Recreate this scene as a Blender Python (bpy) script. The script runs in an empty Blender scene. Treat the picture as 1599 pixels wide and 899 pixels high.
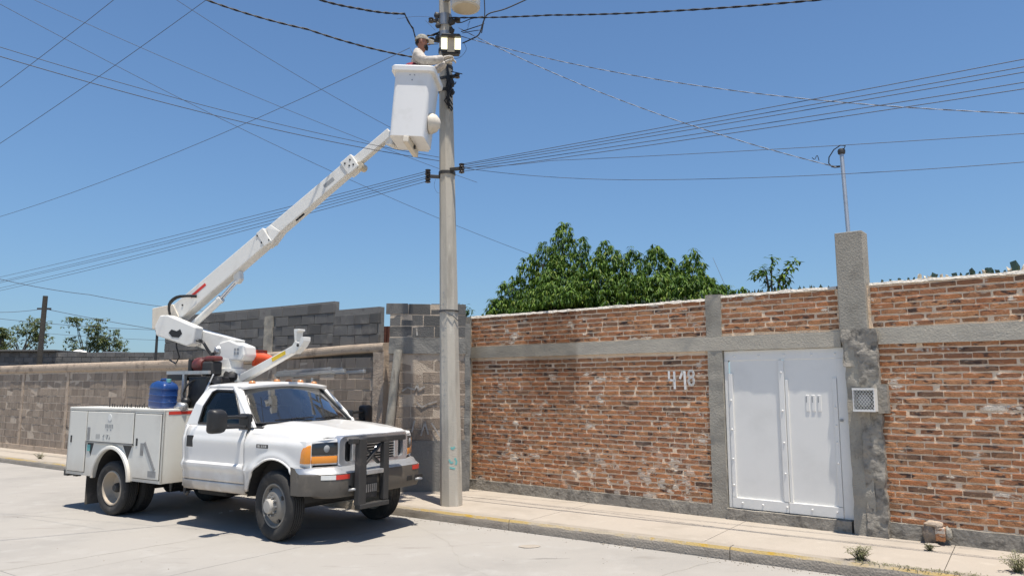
import bpy, bmesh, math, random
from mathutils import Vector, Matrix, noise
R = random.Random(7)
C = bpy.context.scene.collection
rad = math.radians
V = Vector

# ------------------------------------------------------------------ camera, sky, sun, exposure
HC, F_PX, HOR = 1.95, 1155.0, 602.0
PITCH = math.atan((HOR - 449.5) / F_PX)
cam_d = bpy.data.cameras.new('camera')
cam_d.sensor_width = 36.0
cam_d.lens = F_PX / 1599 * 36
cam_d.clip_start, cam_d.clip_end = 0.1, 3000
cam = bpy.data.objects.new('camera', cam_d)
cam.location = (0, 0, HC)
cam.rotation_euler = (rad(90) + PITCH, 0, 0)
C.objects.link(cam)
bpy.context.scene.camera = cam

SUN_EL, SUN_AZ = rad(77), rad(-64)            # azimuth counted from +X towards +Y
sun_vec = V((math.cos(SUN_EL) * math.cos(SUN_AZ), math.cos(SUN_EL) * math.sin(SUN_AZ), math.sin(SUN_EL)))
world = bpy.data.worlds.new('World')
bpy.context.scene.world = world
world.use_nodes = True
wn = world.node_tree
bg = wn.nodes['Background']
sky = wn.nodes.new('ShaderNodeTexSky')
sky.sky_type = 'NISHITA'
sky.sun_disc = False
sky.sun_elevation = SUN_EL
sky.sun_rotation = rad(90) - SUN_AZ
sky.altitude = 0
sky.air_density = 1.0
sky.dust_density = 1.0
sky.ozone_density = 8.0
# direction flattened a little towards the horizon, and a slight overall tint
stc = wn.nodes.new('ShaderNodeTexCoord')
smul = wn.nodes.new('ShaderNodeVectorMath'); smul.operation = 'MULTIPLY_ADD'
smul.inputs[1].default_value = (1, 1, .7)
smul.inputs[2].default_value = (0, 0, .03)
snrm = wn.nodes.new('ShaderNodeVectorMath'); snrm.operation = 'NORMALIZE'
stint = wn.nodes.new('ShaderNodeMix'); stint.data_type = 'RGBA'; stint.blend_type = 'MULTIPLY'
stint.inputs[0].default_value = 1
stint.inputs[7].default_value = (.965, 1.055, 1.085, 1)
wn.links.new(stc.outputs['Generated'], smul.inputs[0])
wn.links.new(smul.outputs[0], snrm.inputs[0])
wn.links.new(snrm.outputs[0], sky.inputs[0])
wn.links.new(sky.outputs[0], stint.inputs[6])
wn.links.new(stint.outputs[2], bg.inputs[0])
bg.inputs[1].default_value = 0.095
sun_d = bpy.data.lights.new('sun', 'SUN')
sun_d.energy = 5.0
sun_d.angle = rad(0.53)
sun_d.color = (1.0, 0.925, 0.82)
sun = bpy.data.objects.new('sun', sun_d)
sun.rotation_euler = (-sun_vec).to_track_quat('-Z', 'Y').to_euler()
sun.location = (0, 0, 40)
C.objects.link(sun)
vs = bpy.context.scene.view_settings
vs.view_transform = 'Standard'
vs.look = 'None'
vs.exposure = 0.35
vs.gamma = 1.0
vs.use_curve_mapping = False

# ------------------------------------------------------------------ helpers
def ray(px, py):
    d = ((px - 799.5) / F_PX, 1.0, -(py - 449.5) / F_PX)
    c, s = math.cos(PITCH), math.sin(PITCH)
    return V((d[0], d[1] * c - d[2] * s, d[1] * s + d[2] * c))

def at(px, py, Y):
    """world point seen at a photo pixel at a known distance Y"""
    r = ray(px, py)
    return V((0, 0, HC)) + r * (Y / r.y)

def tag(o, label=None, cat=None, group=None, kind=None):
    if label: o['label'] = label
    if cat: o['category'] = cat
    if group: o['group'] = group
    if kind: o['kind'] = kind
    return o

def empty(name, loc=(0, 0, 0), rz=0.0):
    o = bpy.data.objects.new(name, None)
    C.objects.link(o)
    o.location = loc
    o.rotation_euler = (0, 0, rz)
    o.empty_display_size = 0.2
    return o

class MB:
    def __init__(s, M=None):
        s.v, s.f, s.mi, s.cur, s.M = [], [], [], 0, M
    def add(s, vs_, fs):
        b = len(s.v)
        for p in vs_:
            p = V(p)
            s.v.append(s.M @ p if s.M else p)
        for f in fs:
            s.f.append([b + i for i in f])
            s.mi.append(s.cur)
        return s
    def box(s, x0, x1, y0, y1, z0, z1, jit=0.0):
        vs_ = [(x0, y0, z0), (x1, y0, z0), (x1, y1, z0), (x0, y1, z0), (x0, y0, z1), (x1, y0, z1), (x1, y1, z1), (x0, y1, z1)]
        if jit:
            vs_ = [tuple(c + R.uniform(-jit, jit) for c in p) for p in vs_]
        return s.add(vs_, [(3, 2, 1, 0), (4, 5, 6, 7), (0, 1, 5, 4), (1, 2, 6, 5), (2, 3, 7, 6), (3, 0, 4, 7)])
    def beam(s, a, b, w, h, up=(0, 0, 1), w2=None, h2=None):
        """rectangular bar from a to b; w across, h along up"""
        a, b = V(a), V(b)
        d = (b - a).normalized()
        u = V(up)
        sd = d.cross(u).normalized()
        u = sd.cross(d).normalized()
        w2 = w if w2 is None else w2
        h2 = h if h2 is None else h2
        r0 = [a + sd * (w / 2 * i) + u * (h / 2 * j) for i, j in ((-1, -1), (1, -1), (1, 1), (-1, 1))]
        r1 = [b + sd * (w2 / 2 * i) + u * (h2 / 2 * j) for i, j in ((-1, -1), (1, -1), (1, 1), (-1, 1))]
        return s.loft([r0, r1])
    def loft(s, rings, cap=True, closed=True):
        n = len(rings[0])
        vs_ = [p for r in rings for p in r]
        fs = []
        for k in range(len(rings) - 1):
            for i in range(n if closed else n - 1):
                j = (i + 1) % n
                fs.append((k * n + i, k * n + j, (k + 1) * n + j, (k + 1) * n + i))
        if cap:
            fs.append(tuple(range(n - 1, -1, -1)))
            fs.append(tuple((len(rings) - 1) * n + i for i in range(n)))
        return s.add(vs_, fs)
    def tube(s, path, r, n=8, cap=True):
        path = [V(p) for p in path]
        rs = r if isinstance(r, (list, tuple)) else [r] * len(path)
        rings = []
        u = None
        for i, p in enumerate(path):
            d = (path[min(i + 1, len(path) - 1)] - path[max(i - 1, 0)]).normalized()
            if u is None:
                u = d.orthogonal().normalized()
            else:
                u = (u - d * u.dot(d))
                u = u.normalized() if u.length > 1e-6 else d.orthogonal().normalized()
            w = d.cross(u)
            rings.append([p + (u * math.cos(t) + w * math.sin(t)) * rs[i] for t in [2 * math.pi * k / n for k in range(n)]])
        return s.loft(rings, cap)
    def lathe(s, prof, n, o, axis):
        """prof = [(radius, height along axis)]"""
        o = V(o)
        d = V(axis).normalized()
        u = d.orthogonal().normalized()
        w = d.cross(u)
        rings = [[o + d * h + (u * math.cos(t) + w * math.sin(t)) * r for t in [2 * math.pi * k / n for k in range(n)]] for r, h in prof]
        return s.loft(rings, True)
    def prism(s, poly, y0, y1):
        """poly in (x,z) extruded along y"""
        return s.loft([[(x, y0, z) for x, z in poly], [(x, y1, z) for x, z in poly]])
    def grid(s, rows, thick=None):
        """rows of points -> open sheet"""
        return s.loft(rows, cap=False, closed=False)
    def build(s, name, mat, parent=None, smooth=None, bevel=0, seg=2, weld=False, fix=True):
        me = bpy.data.meshes.new(name)
        me.from_pydata(s.v, [], s.f)
        mats = mat if isinstance(mat, (list, tuple)) else [mat]
        for m in mats:
            me.materials.append(m)
        if len(mats) > 1:
            me.polygons.foreach_set('material_index', s.mi)
        if fix or bevel:
            bm = bmesh.new()
            bm.from_mesh(me)
            if weld:
                bmesh.ops.remove_doubles(bm, verts=bm.verts, dist=1e-4)
            if fix:
                bmesh.ops.recalc_face_normals(bm, faces=bm.faces)
            if bevel:
                es = [e for e in bm.edges if len(e.link_faces) == 2 and e.calc_face_angle(0) > 0.45]
                bmesh.ops.bevel(bm, geom=es, offset=bevel, segments=seg, affect='EDGES', profile=0.5, clamp_overlap=True)
            bm.to_mesh(me)
            bm.free()
        if smooth is not None:
            me.polygons.foreach_set('use_smooth', [True] * len(me.polygons))
            me.set_sharp_from_angle(angle=rad(smooth))
        o = bpy.data.objects.new(name, me)
        C.objects.link(o)
        if parent:
            o.parent = parent
        return o

def inst(name, me, parent=None, loc=(0, 0, 0), rot=(0, 0, 0), scale=None):
    o = bpy.data.objects.new(name, me)
    C.objects.link(o)
    if parent: o.parent = parent
    o.location = loc
    o.rotation_euler = rot
    if scale: o.scale = scale
    return o

def solidify(o, t, off=-1):
    m = o.modifiers.new('solid', 'SOLIDIFY')
    m.thickness = t
    m.offset = off
    return o

def smooth01(a, b, x):
    t = max(0, min(1, (x - a) / (b - a)))
    return t * t * (3 - 2 * t)

# ------------------------------------------------------------------ materials
MATS = {}
def material(name, col, rough=0.6, metal=0.0, layers=(), rnd=0.0, hue=None, bump=0.0, bscale=40.0, coat=0.0, spec=0.5,
             ramp=None, rnode='island', bdetail=6.0):
    """layers: (colour, scale, lo, hi, (sx,sy,sz)) noise mixed over the base; ramp: per-piece colours"""
    m = bpy.data.materials.new(name)
    m.use_nodes = True
    nt = m.node_tree
    N, L = nt.nodes, nt.links
    b = N['Principled BSDF']
    b.inputs['Roughness'].default_value = rough
    b.inputs['Metallic'].default_value = metal
    b.inputs['Specular IOR Level'].default_value = spec
    if coat:
        b.inputs['Coat Weight'].default_value = coat
        b.inputs['Coat Roughness'].default_value = 0.06
    geo = N.new('ShaderNodeNewGeometry')
    out = None
    def rgb(c):
        n = N.new('ShaderNodeRGB')
        n.outputs[0].default_value = (*c, 1)
        return n.outputs[0]
    out = rgb(col)
    if ramp or rnd:
        oi = N.new('ShaderNodeObjectInfo')
        ad = N.new('ShaderNodeMath'); ad.operation = 'ADD'
        L.new(oi.outputs['Random'], ad.inputs[0])
        L.new(geo.outputs['Random Per Island'], ad.inputs[1])
        fr = N.new('ShaderNodeMath'); fr.operation = 'FRACT'
        L.new(ad.outputs[0], fr.inputs[0])
        if ramp:
            cr = N.new('ShaderNodeValToRGB')
            cr.color_ramp.interpolation = 'LINEAR'
            els = cr.color_ramp.elements
            while len(els) < len(ramp): els.new(0.5)
            for e, (p, c) in zip(els, ramp):
                e.position = p
                e.color = (*c, 1)
            L.new(fr.outputs[0], cr.inputs[0])
            out = cr.outputs[0]
        else:
            mr = N.new('ShaderNodeMapRange')
            mr.inputs[3].default_value = 1 - rnd
            mr.inputs[4].default_value = 1 + rnd
            L.new(fr.outputs[0], mr.inputs[0])
            mx = N.new('ShaderNodeMix'); mx.data_type = 'RGBA'; mx.blend_type = 'MULTIPLY'
            mx.inputs[0].default_value = 1
            L.new(out, mx.inputs[6])
            L.new(mr.outputs[0], mx.inputs[7])
            out = mx.outputs[2]
    for ly in layers:
        c, sc, lo, hi = ly[:4]
        st = ly[4] if len(ly) > 4 else (1, 1, 1)
        mul = ly[5] if len(ly) > 5 else False
        mp = N.new('ShaderNodeMapping')
        mp.inputs['Scale'].default_value = st
        mp.inputs['Location'].default_value = (sc * 1.37, sc * 0.71 + lo * 9, hi * 3)
        L.new(geo.outputs['Position'], mp.inputs[0])
        nz = N.new('ShaderNodeTexNoise')
        nz.inputs['Scale'].default_value = sc
        nz.inputs['Detail'].default_value = 6
        nz.inputs['Roughness'].default_value = 0.62
        L.new(mp.outputs[0], nz.inputs['Vector'])
        mr = N.new('ShaderNodeMapRange')
        mr.interpolation_type = 'SMOOTHSTEP'
        mr.inputs[1].default_value = lo
        mr.inputs[2].default_value = hi
        L.new(nz.outputs['Fac'], mr.inputs[0])
        mx = N.new('ShaderNodeMix'); mx.data_type = 'RGBA'
        if mul: mx.blend_type = 'MULTIPLY'
        L.new(mr.outputs[0], mx.inputs[0])
        L.new(out, mx.inputs[6])
        mx.inputs[7].default_value = (*c, 1)
        out = mx.outputs[2]
    L.new(out, b.inputs['Base Color'])
    if bump:
        nz = N.new('ShaderNodeTexNoise')
        nz.inputs['Scale'].default_value = bscale
        nz.inputs['Detail'].default_value = bdetail
        L.new(geo.outputs['Position'], nz.inputs['Vector'])
        bp = N.new('ShaderNodeBump')
        bp.inputs['Strength'].default_value = min(1, bump)
        bp.inputs['Distance'].default_value = 0.02
        L.new(nz.outputs['Fac'], bp.inputs['Height'])
        L.new(bp.outputs[0], b.inputs['Normal'])
    m['out'] = 1
    MATS[name] = m
    return m

def region_mix(m, col, direction, d0, bands, zband, amount=1.0, mul=True, nscale=2.2, lo=.15, hi=.5):
    """a stain / dust / paint zone of its own shape: smooth band along a horizontal direction and a band in height, broken up by noise"""
    nt = m.node_tree
    N, L = nt.nodes, nt.links
    b = N['Principled BSDF']
    src = b.inputs['Base Color'].links[0].from_socket
    geo = N.new('ShaderNodeNewGeometry')
    fac = None
    def math_(op, a, b_):
        n = N.new('ShaderNodeMath'); n.operation = op
        for i, q in enumerate((a, b_)):
            if isinstance(q, (int, float)): n.inputs[i].default_value = q
            else: L.new(q, n.inputs[i])
        return n.outputs[0]
    def step(sock, a, c):
        mr = N.new('ShaderNodeMapRange'); mr.interpolation_type = 'SMOOTHSTEP'
        mr.clamp = True
        lo, hi, o0, o1 = (a, c, 0, 1) if a < c else (c, a, 1, 0)
        mr.inputs[1].default_value, mr.inputs[2].default_value, mr.inputs[3].default_value, mr.inputs[4].default_value = lo, hi, o0, o1
        L.new(sock, mr.inputs[0])
        return mr.outputs[0]
    nz = N.new('ShaderNodeTexNoise')
    nz.inputs['Scale'].default_value = nscale
    nz.inputs['Detail'].default_value = 5
    L.new(geo.outputs['Position'], nz.inputs['Vector'])
    wob = math_('MULTIPLY', math_('SUBTRACT', nz.outputs['Fac'], 0.5), 0.5)
    fac = step(nz.outputs['Fac'], lo, hi)
    if bands:
        dt = N.new('ShaderNodeVectorMath'); dt.operation = 'DOT_PRODUCT'
        L.new(geo.outputs['Position'], dt.inputs[0])
        dt.inputs[1].default_value = direction
        u = math_('SUBTRACT', dt.outputs['Value'], d0)
        u = math_('ADD', u, math_('MULTIPLY', wob, 0.15))
        a, a2, c, c2 = bands
        fac = math_('MULTIPLY', fac, math_('MULTIPLY', step(u, a, a2), step(u, c2, c)))
    if zband:
        sp = N.new('ShaderNodeSeparateXYZ')
        L.new(geo.outputs['Position'], sp.inputs[0])
        z = math_('ADD', sp.outputs['Z'], wob)
        fac = math_('MULTIPLY', fac, step(z, zband[0], zband[1]))
    fac = math_('MULTIPLY', fac, amount)
    mx = N.new('ShaderNodeMix'); mx.data_type = 'RGBA'
    if mul: mx.blend_type = 'MULTIPLY'
    L.new(fac, mx.inputs[0])
    L.new(src, mx.inputs[6])
    mx.inputs[7].default_value = (*col, 1)
    L.new(mx.outputs[2], b.inputs['Base Color'])

ANG_W = rad(-38.73)
W0 = V((-0.837, 13.563, 0))
U_W = V((math.cos(ANG_W), math.sin(ANG_W), 0))
N_W = V((-math.sin(ANG_W), math.cos(ANG_W), 0))
ud0 = W0.dot(U_W)

BRICK_RAMP = [(0.0, (.41, .168, .074)), (.16, (.46, .212, .098)), (.32, (.345, .142, .068)), (.46, (.49, .252, .128)), (.6, (.39, .17, .083)),
              (.72, (.30, .142, .078)), (.82, (.45, .216, .102)), (.92, (.16, .10, .068)), (1.0, (.41, .182, .086))]
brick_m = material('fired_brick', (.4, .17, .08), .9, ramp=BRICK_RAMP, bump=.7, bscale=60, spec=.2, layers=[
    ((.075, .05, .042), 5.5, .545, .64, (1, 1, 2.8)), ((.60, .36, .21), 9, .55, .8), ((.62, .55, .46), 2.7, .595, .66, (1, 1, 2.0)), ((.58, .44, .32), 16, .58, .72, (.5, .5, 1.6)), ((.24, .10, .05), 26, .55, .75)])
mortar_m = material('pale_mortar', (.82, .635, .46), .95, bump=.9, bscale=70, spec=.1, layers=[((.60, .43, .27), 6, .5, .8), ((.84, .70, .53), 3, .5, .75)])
conc_m = material('grey_concrete', (.345, .32, .27), .92, bump=.5, bscale=45, spec=.2, layers=[((.25, .23, .195), 2.2, .44, .70), ((.45, .415, .35), 7, .54, .8), ((.21, .19, .16), 30, .58, .75), ((.19, .17, .145), 5, .60, .70, (1.5, 1.5, .3))])
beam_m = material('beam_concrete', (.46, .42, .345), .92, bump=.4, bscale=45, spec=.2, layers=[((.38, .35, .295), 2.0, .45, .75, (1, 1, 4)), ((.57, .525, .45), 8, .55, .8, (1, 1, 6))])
rough_conc_m = material('rough_concrete', (.30, .275, .235), .95, bump=1.0, bscale=22, spec=.15, layers=[((.16, .147, .126), 9, .48, .66), ((.42, .385, .32), 5, .57, .75)])
cap_m = material('pale_mortar_cap', (.68, .63, .55), .95, bump=.9, bscale=30, spec=.1, layers=[((.45, .41, .35), 9, .5, .7)])
region_mix(brick_m, (.62, .55, .46), tuple(U_W), ud0, (1.9, 2.6, 4.3, 4.7), (1.3, .6), .8, mul=False, nscale=7.5, lo=.53, hi=.62)
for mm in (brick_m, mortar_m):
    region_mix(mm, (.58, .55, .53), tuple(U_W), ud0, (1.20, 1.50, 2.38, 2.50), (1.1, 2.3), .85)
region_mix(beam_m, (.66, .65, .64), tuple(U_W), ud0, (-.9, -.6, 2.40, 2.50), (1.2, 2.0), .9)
blk_m = material('brown_block', (.30, .245, .195), .95, rnd=.15, bump=.7, bscale=55, spec=.1, layers=[((.38, .315, .25), 2.5, .5, .8), ((.185, .15, .12), 3.7, .50, .74, (2.2, 2.2, .3)), ((.44, .37, .30), 13, .60, .75, (1.4, 1.4, .3)), ((.13, .105, .085), 1.1, .62, .72, (1, 1, .5))])
blk_dark_m = material('grey_block', (.128, .127, .124), .95, rnd=.22, bump=.7, bscale=55, spec=.1, layers=[((.25, .235, .215), 2.5, .5, .8), ((.11, .105, .10), 4.5, .55, .8, (1.5, 1.5, .4))])
blk_joint_m = material('block_joint', (.50, .42, .335), .95, bump=.7, bscale=50, spec=.1, layers=[((.22, .19, .165), 6, .5, .8)])
joint_dark_m = material('grey_block_joint', (.20, .195, .185), .95, bump=.7, bscale=50, spec=.1, layers=[((.11, .105, .1), 6, .5, .8)])
beige_m = material('beige_render', (.46, .37, .285), .95, bump=.8, bscale=35, spec=.1, layers=[((.25, .20, .16), 4, .5, .72), ((.52, .43, .34), 9, .55, .8), ((.20, .16, .13), 17, .60, .72)])
plaster_m = material('grey_plaster', (.21, .205, .19), .93, bump=.5, bscale=30, spec=.15, layers=[((.18, .175, .165), 2.5, .45, .75), ((.34, .325, .295), 6, .58, .8)])
road_m = material('road_concrete', (.35, .33, .30), .9, bump=.25, bscale=90, spec=.25, layers=[
    ((.30, .285, .262), .55, .42, .72), ((.385, .37, .342), 2.1, .5, .8), ((.26, .247, .228), 14, .62, .8), ((.235, .223, .205), .9, .66, .74, (1, 5, 1)), ((.32, .295, .26), 60, .55, .8),
    ((.28, .26, .235), 3.3, .60, .72, (.25, 1, 1))])
walk_m = material('sidewalk_concrete', (.40, .355, .30), .92, bump=.3, bscale=70, spec=.2, layers=[((.34, .30, .25), 1.2, .45, .75), ((.45, .405, .345), 4, .52, .8), ((.30, .26, .215), 20, .62, .8)])
kerb_m = material('kerb_concrete', (.34, .30, .25), .93, bump=.6, bscale=45, spec=.2, layers=[((.24, .21, .175), 2.5, .48, .75), ((.42, .37, .31), 8, .55, .8)])
kerb_yellow_m = material('worn_yellow_kerb_paint', (.42, .36, .27), .9, bump=.5, bscale=45, spec=.2, layers=[((.45, .33, .14), 1.3, .40, .56), ((.48, .31, .06), 3.3, .58, .68), ((.38, .33, .27), 11, .56, .66)])
soil_m = material('dry_soil', (.30, .25, .19), .98, bump=.6, bscale=20, spec=.1, layers=[((.22, .18, .13), 1.2, .45, .75), ((.20, .20, .10), .5, .6, .75)])
dark_gap_m = material('dark_joint', (.10, .09, .08), .95)
pole_m = material('pole_concrete', (.47, .435, .37), .9, bump=.35, bscale=60, spec=.2, layers=[((.32, .295, .25), 2.2, .46, .7, (1.6, 1.6, .3)), ((.60, .565, .49), 6, .58, .75, (1, 1, .22)), ((.30, .28, .235), 22, .64, .8)])
white_m = material('white_truck_paint', (.76, .75, .72), .32, coat=.6, layers=[((.66, .645, .60), 2.4, .52, .85), ((.52, .46, .38), 30, .68, .80, (1, 1, .4))])
body_m = material('aged_white_paint', (.68, .665, .60), .5, coat=.15, layers=[((.55, .52, .46), 2.0, .5, .85), ((.42, .33, .25), 17, .70, .8, (1, 1, .35))])
boom_m = material('boom_white_paint', (.72, .71, .665), .45, coat=.2, layers=[((.60, .575, .52), 3, .50, .8), ((.38, .34, .28), 19, .67, .76)])
tan_m = material('boom_underside', (.66, .60, .50), .6, layers=[((.5, .45, .37), 5, .5, .8)])
fibre_m = material('white_fibreglass', (.75, .745, .725), .4, coat=.2, layers=[((.66, .65, .62), 3, .52, .8), ((.5, .47, .42), 14, .68, .78, (1, 1, .3))])
for mm, z0, z1, am in ((white_m, .98, .45, .85), (body_m, .90, .42, .6)):
    region_mix(mm, (.44, .36, .27), None, 0, None, (z0, z1), am, mul=False, nscale=3.5)
black_m = material('black_plastic', (.018, .018, .019), .45, layers=[((.05, .047, .043), 5, .55, .85)])
dark_m = material('dark_metal', (.035, .034, .033), .6, layers=[((.11, .095, .08), 5, .55, .8)])
under_m = material('underbody', (.03, .028, .026), .8)
steel_m = material('grey_steel', (.32, .325, .33), .42, .7, layers=[((.2, .19, .18), 6, .5, .8)])
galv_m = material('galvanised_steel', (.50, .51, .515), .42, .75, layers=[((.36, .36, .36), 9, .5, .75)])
alu_m = material('aluminium', (.34, .345, .34), .5, .5, layers=[((.22, .215, .2), 9, .5, .8)])
hub_m = material('dusty_hub', (.44, .415, .37), .6, .1, layers=[((.32, .29, .25), 9, .5, .8)])
chrome_m = material('chrome', (.60, .62, .65), .25, .7, layers=[((.5, .49, .47), 4, .6, .8)])
bumper_m = material('dusty_bumper', (.115, .102, .086), .55, .25, layers=[((.20, .172, .138), 3.5, .50, .78), ((.07, .064, .057), 8, .58, .8)])
tyre_m = material('tyre_rubber', (.028, .027, .026), .85, bump=.3, bscale=80, layers=[((.10, .09, .078), 5, .5, .8)])
rim_m = material('dusty_rim', (.24, .225, .20), .55, .3, layers=[((.17, .15, .125), 6, .48, .75)])
rear_rim_m = material('beige_rim', (.42, .36, .285), .6, .1, layers=[((.32, .27, .21), 5, .48, .75)])
flap_m = material('mud_flap_rubber', (.06, .055, .05), .9, layers=[((.17, .15, .125), 3.5, .42, .75)])
amber_m = material('amber_lens', (.75, .26, .02), .18, coat=.6)
amber_dark_m = material('amber_marker', (.50, .22, .08), .25, coat=.5)
lens_m = material('smoked_headlamp', (.022, .023, .025), .10, coat=.5)
red_m = material('red_reflector', (.60, .045, .03), .35, layers=[((.45, .06, .05), 20, .55, .75)])
red_dull_m = material('dull_red_paint', (.14, .032, .028), .5, layers=[((.2, .03, .03), 8, .5, .8)])
orange_m = material('orange_plastic', (.62, .075, .02), .5, layers=[((.5, .07, .02), 6, .5, .8)])
whitetape_m = material('white_reflector', (.72, .72, .68), .4)
yellow_m = material('yellow_decal', (.72, .50, .03), .45, layers=[((.5, .33, .03), 12, .55, .75)])
decal_m = material('grey_decal', (.30, .31, .31), .5)
teal_m = material('teal_paint', (.16, .42, .40), .8)
blue_m = material('blue_plastic', (.012, .05, .19), .35, coat=.2, layers=[((.025, .09, .30), 7, .5, .8)])
gate_m = material('white_gate_paint', (.80, .785, .74), .45, layers=[((.73, .715, .67), 1.4, .45, .75), ((.62, .56, .47), 9, .70, .82, (1, 1, .3))], spec=.3)
rust_m = material('rusty_steel', (.10, .035, .025), .85, layers=[((.2, .08, .05), 6, .5, .75)])
paint_w_m = material('white_wall_paint', (.80, .78, .74), .8, layers=[((.62, .5, .42), 22, .58, .7)])
paint_f_m = material('faded_wall_paint', (.40, .385, .36), .9, layers=[((.28, .25, .22), 14, .45, .65)])
wire_m = material('black_cable', (.012, .012, .014), .6)
wire_g_m = material('weathered_cable', (.055, .062, .08), .6)
wire_lt_m = material('bare_aluminium_strand', (.30, .32, .36), .6, .2)
insul_m = material('dark_glaze', (.022, .016, .014), .3)
can_m = material('transformer_paint', (.55, .53, .48), .55, layers=[((.42, .40, .35), 4, .5, .8)])
lens_beige_m = material('lamp_reflector', (.52, .45, .33), .4)
cloth_m = material('white_shirt', (.50, .46, .41), .9, bump=.8, bscale=18, layers=[((.34, .31, .27), 14, .48, .65), ((.62, .58, .52), 22, .55, .7)])
vest_m = material('maroon_vest', (.22, .03, .045), .85)
skin_m = material('skin', (.30, .135, .085), .55)
cap_cloth_m = material('grey_cap', (.30, .285, .25), .9, layers=[((.17, .17, .14), 30, .45, .6)])
trouser_m = material('navy_trousers', (.03, .035, .06), .9)
mask_m = material('black_hair', (.012, .011, .01), .8)
glove_m = material('pale_glove', (.50, .46, .40), .9)
paper_m = material('white_paper', (.75, .74, .72), .8)
bark_m = material('bark', (.10, .08, .06), .95, bump=.8, bscale=25)
post_m = material('dark_timber', (.055, .05, .042), .95, bump=.5, bscale=20, layers=[((.09, .08, .065), 6, .5, .8)])
seat_m = material('seat_cloth', (.06, .06, .065), .9)
glass_shard_m = material('bottle_glass', (.03, .05, .03), .15, coat=.5)

def leaf_material(name, ramp, trans=.35):
    m = material(name, ramp[0][1], .55, ramp=ramp, spec=.3)
    nt = m.node_tree
    b = nt.nodes['Principled BSDF']
    tr = nt.nodes.new('ShaderNodeBsdfTranslucent')
    mx = nt.nodes.new('ShaderNodeMixShader')
    mx.inputs[0].default_value = trans
    src = b.inputs['Base Color'].links[0].from_socket
    nt.links.new(src, tr.inputs[0])
    nt.links.new(b.outputs[0], mx.inputs[1])
    nt.links.new(tr.outputs[0], mx.inputs[2])
    nt.links.new(mx.outputs[0], nt.nodes['Material Output'].inputs[0])
    return m
mango_m = leaf_material('mango_leaf', [(0, (.024, .062, .009)), (.35, (.048, .112, .012)), (.65, (.095, .18, .018)), (.88, (.17, .27, .032)), (1, (.21, .25, .05))], .25)
far_leaf_m = leaf_material('olive_leaf', [(0, (.08, .12, .045)), (.5, (.13, .17, .06)), (1, (.21, .22, .09))])
young_leaf_m = leaf_material('young_leaf', [(0, (.04, .10, .03)), (.5, (.07, .14, .04)), (1, (.12, .17, .05))])
weed_m = leaf_material('dry_weed', [(0, (.16, .18, .08)), (.5, (.27, .27, .15)), (1, (.34, .30, .20))])

def glass_material(name, tint, refl=1.0, dust=0.0):
    m = bpy.data.materials.new(name)
    m.use_nodes = True
    nt = m.node_tree
    for n in list(nt.nodes):
        if n.type == 'BSDF_PRINCIPLED': nt.nodes.remove(n)
    tr = nt.nodes.new('ShaderNodeBsdfTransparent')
    tr.inputs[0].default_value = (*tint, 1)
    gl = nt.nodes.new('ShaderNodeBsdfGlossy')
    gl.inputs['Roughness'].default_value = 0.0
    fr = nt.nodes.new('ShaderNodeFresnel')
    fr.inputs[0].default_value = 1.5
    mu = nt.nodes.new('ShaderNodeMath'); mu.operation = 'MULTIPLY'; mu.use_clamp = True
    mu.inputs[1].default_value = refl
    nt.links.new(fr.outputs[0], mu.inputs[0])
    mx = nt.nodes.new('ShaderNodeMixShader')
    nt.links.new(mu.outputs[0], mx.inputs[0])
    nt.links.new(tr.outputs[0], mx.inputs[1])
    nt.links.new(gl.outputs[0], mx.inputs[2])
    if dust:
        df = nt.nodes.new('ShaderNodeBsdfDiffuse')
        df.inputs[0].default_value = (.50, .52, .52, 1)
        m2 = nt.nodes.new('ShaderNodeMixShader')
        m2.inputs[0].default_value = dust
        nt.links.new(mx.outputs[0], m2.inputs[1])
        nt.links.new(df.outputs[0], m2.inputs[2])
        mx = m2
    nt.links.new(mx.outputs[0], nt.nodes['Material Output'].inputs[0])
    return m
glass_m = glass_material('windscreen_glass', (.80, .87, .88), 4.5, .02)
side_glass_m = glass_material('side_glass', (.55, .60, .60), 1.2)

def emit_material(name, col, s):
    m = bpy.data.materials.new(name)
    m.use_nodes = True
    b = m.node_tree.nodes['Principled BSDF']
    b.inputs['Base Color'].default_value = (.8, .78, .6, 1)
    b.inputs['Emission Color'].default_value = (*col, 1)
    b.inputs['Emission Strength'].default_value = s
    return m
lit_m = emit_material('lit_lamp_panel', (1.0, .97, .66), .95)

# ------------------------------------------------------------------ setting: ground, road, pavement
ANG_K = rad(-34.6)
K0 = V((-0.87, 10.99, 0))
def frame(o, a):
    return Matrix.Translation(o) @ Matrix.Rotation(a, 4, 'Z')
KM = frame(K0, ANG_K)
WM = frame(W0, ANG_W)

g = MB()
g.add([(-900, -900, -.05), (900, -900, -.05), (900, 900, -.05), (-900, 900, -.05)], [(0, 1, 2, 3)])
tag(g.build('ground', soil_m), kind='structure')
road = tag(MB(KM).box(-70, 60, -9.5, 0.05, -.14, -.03).build('road', dark_gap_m), kind='structure')
# concrete slabs of the road: one joint runs out from the kerb near the pole
jx = [-70, -58, -46, -34, -22.5, -11.0, 0.52 - 1.02, 11.5, 23, 35, 47, 60]
for i in range(len(jx) - 1):
    for y0, y1 in ((-9.5, -4.9), (-4.894, -.012)):
        b = MB(KM)
        b.box(jx[i] + .004, jx[i + 1] - .004, y0, y1, -.03, 0)
        b.build('slab', road_m, road)
walk = tag(MB(KM).box(-70, 60, 0.02, 3.6, -.04, .10).build('pavement', dark_gap_m), kind='structure')
x = -60.0
k = 0
while x < 40:
    w = 2.45
    if k % 2 == 0 or True:
        MB(KM).box(x + .004, x + w - .004, .155, 3.6, .10, .14).build('slab', walk_m, walk)
    x += w
    k += 1
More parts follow.
